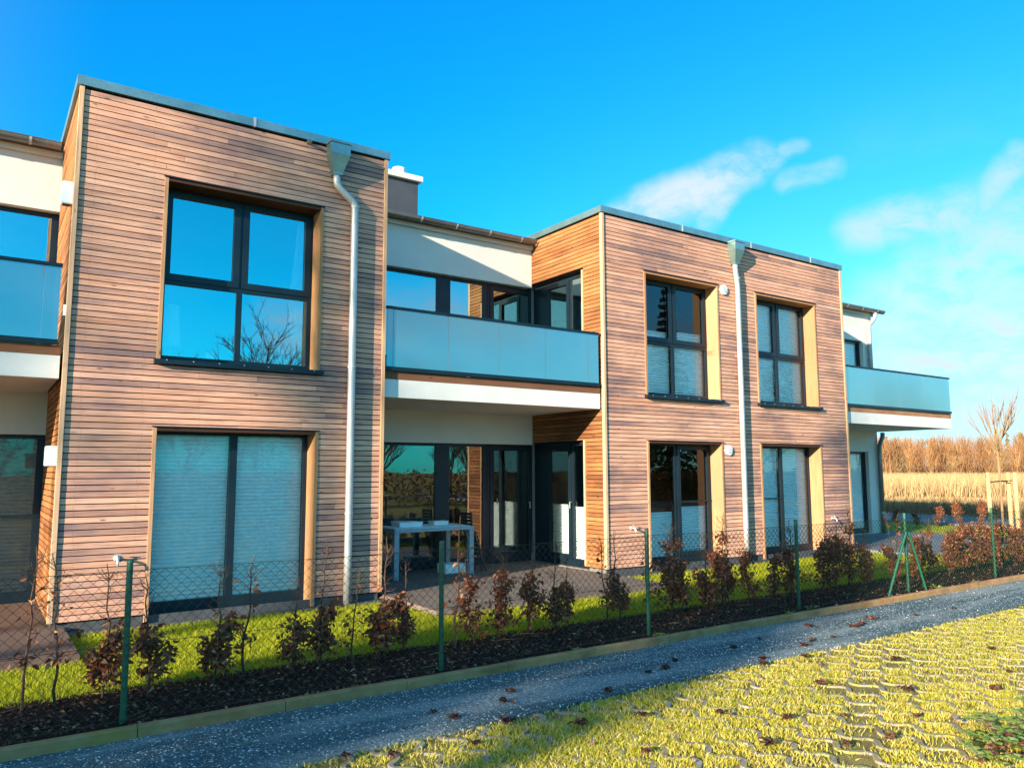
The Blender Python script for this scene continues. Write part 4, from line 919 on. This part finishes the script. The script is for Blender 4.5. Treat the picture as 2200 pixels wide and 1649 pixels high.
BF = [bare_tree(6, 0.09, 'bark_tan', 3, (12, 7), 0.9, 0.08, 4, seed=s) for s in (4, 5, 6)]
def tree_at(name, pair, loc, label, group, sc=1.0):
    o = thing(name, loc, label, 'tree', group, world_parts=False); r = random.uniform(0, 6.28)
    for nm, me in zip(('trunk', 'crown'), pair):
        c = place(nm, me, o, (0, 0, 0)); c.rotation_euler = (0, 0, r); c.scale = (sc, sc, sc)
# young pollarded tree with stakes
random.seed(21)
o = thing('young_tree', (26.6, 1.85, -0.30), 'young pale tree with pruned fan crown tied to stakes by the road', 'tree', world_parts=False)
tb = MB(); cb = MB(); tb.tube([(0, 0, -0.1), (0.02, 0, 1.5), (0, 0.02, 2.9)], [0.042, 0.038, 0.034], 'bark_pale', 8)
for i in range(16):
    a = random.uniform(0, 6.28); e = random.uniform(0.15, 0.75); d = Vector((math.cos(a) * e, math.sin(a) * e, 1.0)); z0 = random.uniform(2.45, 2.9)
    pts = twig_path((0, 0, z0), d, random.uniform(0.55, 0.85), 4, 0.1); cb.tube(pts, [0.026, 0.02, 0.017, 0.015, 0.013], 'bark_pale', 5)
    for k in range(3):
        dd = (pts[-1] - pts[0]).normalized() + Vector((random.gauss(0, .25), random.gauss(0, .25), 0.3)); q = twig_path(pts[-1 if k else -2], dd, random.uniform(0.6, 1.1), 4, 0.06); cb.tube(q, [0.010, 0.009, 0.008, 0.006, 0.004], 'bark_pale', 4)
tb.build('trunk', o, smooth=True); cb.build('crown', o, smooth=True)
S_ = thing('tree_support', (26.6, 1.85, -0.30), 'three round wooden stakes with dark strap around the young tree', 'tree stakes')
for x, y in ((26.44, 2.13), (26.80, 1.50), (27.05, 1.80)):
    b = MB(); b.tube([(x, y, -0.4), (x, y, 1.48), (x, y, 1.51)], [0.065, 0.062, 0.045], 'stake_wood', 12); b.build('stake', S_)
b = MB(); b.tube([(26.44, 2.13, 1.20), (26.6, 1.85, 1.24), (26.80, 1.50, 1.26), (26.6, 1.85, 1.24), (27.05, 1.80, 1.22)], 0.022, 'strap_dark', 6); b.build('strap', S_)

# added trees unseen behind the camera, flat crowns shaped to shade path and bed
def shadow_tree(cx, z0, z1, hw, seed):
    random.seed(seed); t = MB(); c = MB(); zc_ = (z0 + z1) / 2
    t.tube([(0, 0, -0.1), (0.03, 0.02, z0), (0, 0, z1 - 0.3)], [0.035, 0.032, 0.025], 'bark_dark', 8)
    for k in range(5):
        for s in (-1, 1): t.tube([(0, 0, z0 + 0.3 + k * (z1 - z0 - 0.6) / 4), (s * hw * 0.9, 0.05, z0 + 0.4 + k * (z1 - z0 - 0.6) / 4)], [0.04, 0.015], 'bark_dark', 5)
    n = 5200 if z1 - z0 > 1 else 260; P = np.stack([rng.uniform(-hw, hw, n), rng.normal(0, 0.27, n), rng.uniform(z0, z1, n)], 1)
    q = ((P[:, 0] / hw) ** 4 + ((P[:, 2] - zc_) / ((z1 - z0) / 2)) ** 4) < rng.uniform(0.6, 1.1, n); hole = np.sin(P[:, 0] * 3.1 + seed) * np.cos(P[:, 2] * 4.3 + seed * 2) < 0.55
    P = P[q & hole]
    m = 240; zl = 5.66 - (cx + 20) * 0.035  # low leafy rail added to cast a thin shadow stripe on the pavers
    Q = np.stack([rng.uniform(-hw * 1.05, hw * 1.05, m), rng.normal(0, 0.06, m), zl + rng.normal(0, 0.07, m)], 1)
    t.tube([(-hw * 1.05, 0, zl), (hw * 1.05, 0, zl)], 0.02, 'bark_dark', 5); P = np.concatenate([P, Q])
    return t.mesh('trunk'), leaf_quads(P, 0.17, 'needle', 'crown', rtint(len(P), 0.1), 0.3, 0.9)
TR = [(-33.0, 6.1, 7.7, 1.6), (-29.8, 6.15, 7.8, 1.55), (-26.6, 6.1, 8.2, 1.6), (-23.4, 6.15, 8.7, 1.6), (-19.7, 6.2, 8.8, 1.9)]
for i, (x, z0, z1, hw) in enumerate(TR):
    tree_at('shadow_tree', shadow_tree(x, z0, z1, hw, 30 + i), (x, -13.0, -0.34), f'unseen flat-crowned tree added to cast shade, {ORD[i]} in the row behind the car park', 'added shadow trees behind the car park')

# tall thin winter trees further left: their twigs dapple the timber front softly
random.seed(8)
def tall_tree(z0, z1, rad, n, seed, tr=0.11):
    t = MB(); t.tube([(0, 0, -0.1), (0.1, 0, z0), (0, 0.1, z1)], [tr, tr * 0.8, 0.02], 'bark_dark', 6); c = MB()
    for i in range(n):
        z = random.uniform(z0, z1); a = random.uniform(0, 6.28); r = rad * random.uniform(0.4, 1.1)
        c.tube(twig_path((0, 0, z), (math.cos(a), math.sin(a), random.uniform(0.2, 1.0)), r, 4, 0.2), [0.03, 0.024, 0.02, 0.016, 0.01], 'bark_dark', 3)
    return t.mesh('trunk'), c.mesh('crown')
for i, (x, y, z0, z1, rd, n) in enumerate([(-36.8, -13.6, 13.0, 16.4, 1.1, 105), (-33.2, -12.6, 13.6, 16.0, 0.8, 70), (-41.5, -14.0, 12.5, 15.8, 1.1, 80), (-24.0, -13.4, 12.0, 14.0, 0.7, 22)]):
    tree_at('tall_tree', tall_tree(z0, z1, rd, n, i), (x, y, -0.34), f'tall slim leafless tree, {ORD[i]} behind the shadow trees of the car park', 'tall leafless trees behind the car park')


# trees and a barn across the car park: they are what the window panes reflect
def conifer(height, rad, seed, n=5200):
    random.seed(seed); t = MB(); t.tube([(0, 0, -0.2), (0, 0, height)], [0.2, 0.03], 'bark_dark', 8)
    z = height * (1 - np.sqrt(rng.uniform(0, 1, n))) * 0.97 + 0.9; lay = np.round(z / 0.55) * 0.55; rr = rad * (1 - lay / (height + 0.9)); a = rng.integers(0, 11, n) * 0.571 + lay * 3.0 + rng.normal(0, 0.10, n)
    f = rng.uniform(0.15, 1.0, n); P = np.stack([rr * f * np.cos(a), rr * f * np.sin(a), lay - f * rr * 0.30 + rng.normal(0, 0.07, n)], 1)
    return t.mesh('trunk'), leaf_quads(P, 0.42, 'needle', 'crown', rtint(n, 0.12), 0.2, 0.5)
random.seed(5)
tree_at('spruce', conifer(15, 3.4, 51), (40.5, -29, -0.34), 'tall dark spruce standing across the car park', None)
far = [(8, -44, .75), (11.2, -46, .95), (14.2, -43, 1.15), (19.5, -56, .8), (24, -55, .9), (29, -50, 1.1), (34, -58, 1.0), (47, -38, 1.15), (53, -46, 1.1), (60, -36, 1.25), (66, -48, 1.1), (74, -40, 1.3), (83, -52, 1.2), (94, -44, 1.3), (-6, -52, .8), (1, -48, .7), (21, -40, .6), (26.5, -43, .65), (32, -41, .6), (37, -46, .8), (44, -50, .9), (57, -56, 1.0)]
for i, (x, y, s) in enumerate(far): tree_at('bare_tree', BT[i % 3], (x, y, -0.34), f'bare winter tree across the car park, {ORD[i]} in its row', 'bare trees across the car park', s)
hd_ = thing('hedge', (25, -27, -0.34), 'long brown trimmed beech hedge along the far side of the car park', 'hedge', world_parts=False)
n = 16000; P = np.stack([rng.uniform(-40, 42, n), rng.normal(0, 0.33, n), rng.uniform(0, 1.9, n) * (1 + 0.08 * np.sin(np.arange(n)))], 1)
place('foliage', leaf_quads(P, 0.24, 'beech_leaf', 'foliage', rtint(n, 0.1), 0.3, 0.8), hd_, (0, 0, 0))
B_ = thing('barn', (62, -60, -0.34), 'brick barn with pale pitched roof across the car park', 'barn')
b = MB(); pr = [(56, -60, -0.3), (68, -60, -0.3), (68, -60, 2.6), (62, -60, 6.2), (56, -60, 2.6)]; b.prism([pr, [(x, y - 14, z) for x, y, z in pr]], 'house_brick'); b.build('wall', B_)
b = MB(); b.prism([[(55.5, y, 2.45), (62, y, 6.35), (68.5, y, 2.45), (68.5, y, 2.65), (62, y, 6.55), (55.5, y, 2.65)] for y in (-59.5, -74.5)], 'house_roof'); b.build('roof', B_)
b = MB(); b.box((60.6, -59.98, -0.3), (63.4, -59.9, 2.4), 'frame_dark'); b.build('door', B_)

# ------------------------------------------------------------------ the country beyond
AZ0, AZ1 = R(6), R(50)
def polar(n, r0, r1, az0=AZ0, az1=AZ1):
    r = np.sqrt(rng.uniform(r0 ** 2, r1 ** 2, n)); a = rng.uniform(az0, az1, n); return np.stack([CAM.x + r * np.cos(a), CAM.y + r * np.sin(a), np.full(n, -0.34)], 1)
# hill the wood stands on
b = MB(); na = 40; prof = [(135, -0.40), (160, 0.6), (200, 2.0), (260, 3.6), (340, 4.2), (500, 0), (600, -3)]
rings = [[(CAM.x + r * math.cos(a), CAM.y + r * math.sin(a), z + (0.7 * math.sin(a * 9) + 0.4 * math.sin(a * 23) if z > 0 else 0)) for r, z in prof] for a in np.linspace(R(-10), R(66), na)]
b.prism(rings, 'hill_ground', cap=False, closed=False); b.build('hill', kind='structure')
# reeds
P = polar(120000, 60, 120); place('reeds', blades('reeds', P, 1.65, 0.03, 0.16, 'reed', rtint(len(P), 0.2)), kind='stuff')
# rough yellow grass in front of the reeds
P = polar(60000, 33, 66); place('rough_grass', blades('rough_grass', P, 0.22, 0.03, 0.5, 'reed', rtint(len(P), 0.1)), kind='stuff')
# brown scrub this side of the field
P = polar(26000, 31.5, 40, R(9), R(46)); P = P[(P[:, 0] > 31.8)]
place('scrub', blades('scrub', P, 0.85, 0.012, 0.25, 'scrub', rtint(len(P), 0.25)), kind='stuff')
# wood on the hill: a mass of thin trees
def wood_mass(n, r0, r1, h0, h1, per):
    P = polar(n, r0, r1); rr = np.hypot(P[:, 0] - CAM.x, P[:, 1] - CAM.y); P[:, 2] = np.interp(rr, [p[0] for p in prof], [p[1] for p in prof]) - 0.3
    Hh = rng.uniform(h0, h1, n); V = []; T = []; C = []
    base = rng.uniform(0, 1, n)
    for k in range(per):
        zs = rng.uniform(0.08, 0.75, n) * Hh if k else np.zeros(n); a = rng.uniform(0, 6.28, n); L = (rng.uniform(0.16, 0.34, n) if k else np.ones(n)) * Hh; e = rng.uniform(0.2, 0.75, n) if k else np.full(n, 0.03)
        p0 = P + np.stack([np.zeros(n), np.zeros(n), zs], 1); d = np.stack([np.cos(a) * e, np.sin(a) * e, np.ones(n)], 1); d /= np.linalg.norm(d, axis=1)[:, None]
        off = np.stack([np.cos(a) * e, np.sin(a) * e, np.zeros(n)], 1) * (Hh * 0.10)[:, None] if k else 0
        wv = np.stack([-np.sin(R(27)) * np.ones(n), np.cos(R(27)) * np.ones(n), np.zeros(n)], 1) * ((0.10 if k else 0.16) * Hh / 8)[:, None]
        V.append(np.stack([p0 + off - wv * 0.5, p0 + off + wv * 0.5, p0 + off + d * L[:, None]], 1)); C.append(np.stack([np.clip(base + rng.normal(0, 0.2, n), 0, 1), np.where(rng.uniform(0, 1, n) < 0.2, rng.uniform(0, .8, n), 0), base], 1))
    V = np.concatenate(V).reshape(-1, 3); C = np.concatenate(C); return V, np.arange(len(V)).reshape(-1, 3), C
V1, T1, C1 = wood_mass(1500, 150, 250, 4, 8.8, 44)
place('woods', tri_mesh('woods', V1, T1, ['far_twig'], C1), kind='stuff')
P = polar(55, 205, 260); V = []; C = []
for p in P:
    h = random.uniform(5.5, 8.2); zb = np.interp(np.hypot(p[0] - CAM.x, p[1] - CAM.y), [q[0] for q in prof], [q[1] for q in prof])
    for k in range(60):
        t = random.uniform(0.25, 1.0) ; z = zb + h * t; rr = 1.5 * (1.05 - t); a = random.uniform(0, 6.28); c = Vector((p[0], p[1], z)); e = Vector((math.cos(a), math.sin(a), -0.35)) * (rr + 0.15); s = Vector((-math.sin(a), math.cos(a), 0)) * 0.35
        V += [c + Vector((0, 0, 0.35)), c + e + s, c + e - s]; C.append((random.random(), 0.0, 0.5))
place('conifer_woods', tri_mesh('conifer_woods', np.array(V), np.arange(len(V)).reshape(-1, 3), ['far_conifer'], np.array(C)), kind='stuff')
# separate pale bushes and trees standing before the wood
random.seed(77)
for i in range(14):
    az = R(12 + 34 * (i + random.uniform(-.3, .3)) / 14); r = random.uniform(122, 140)
    tree_at('bare_bush', BF[i % 3], (CAM.x + r * math.cos(az), CAM.y + r * math.sin(az), -0.34), f'pale bare bush at the edge of the wood, {ORD[13 - i]} from the house end', 'pale bushes along the edge of the wood', random.uniform(0.75, 1.2))
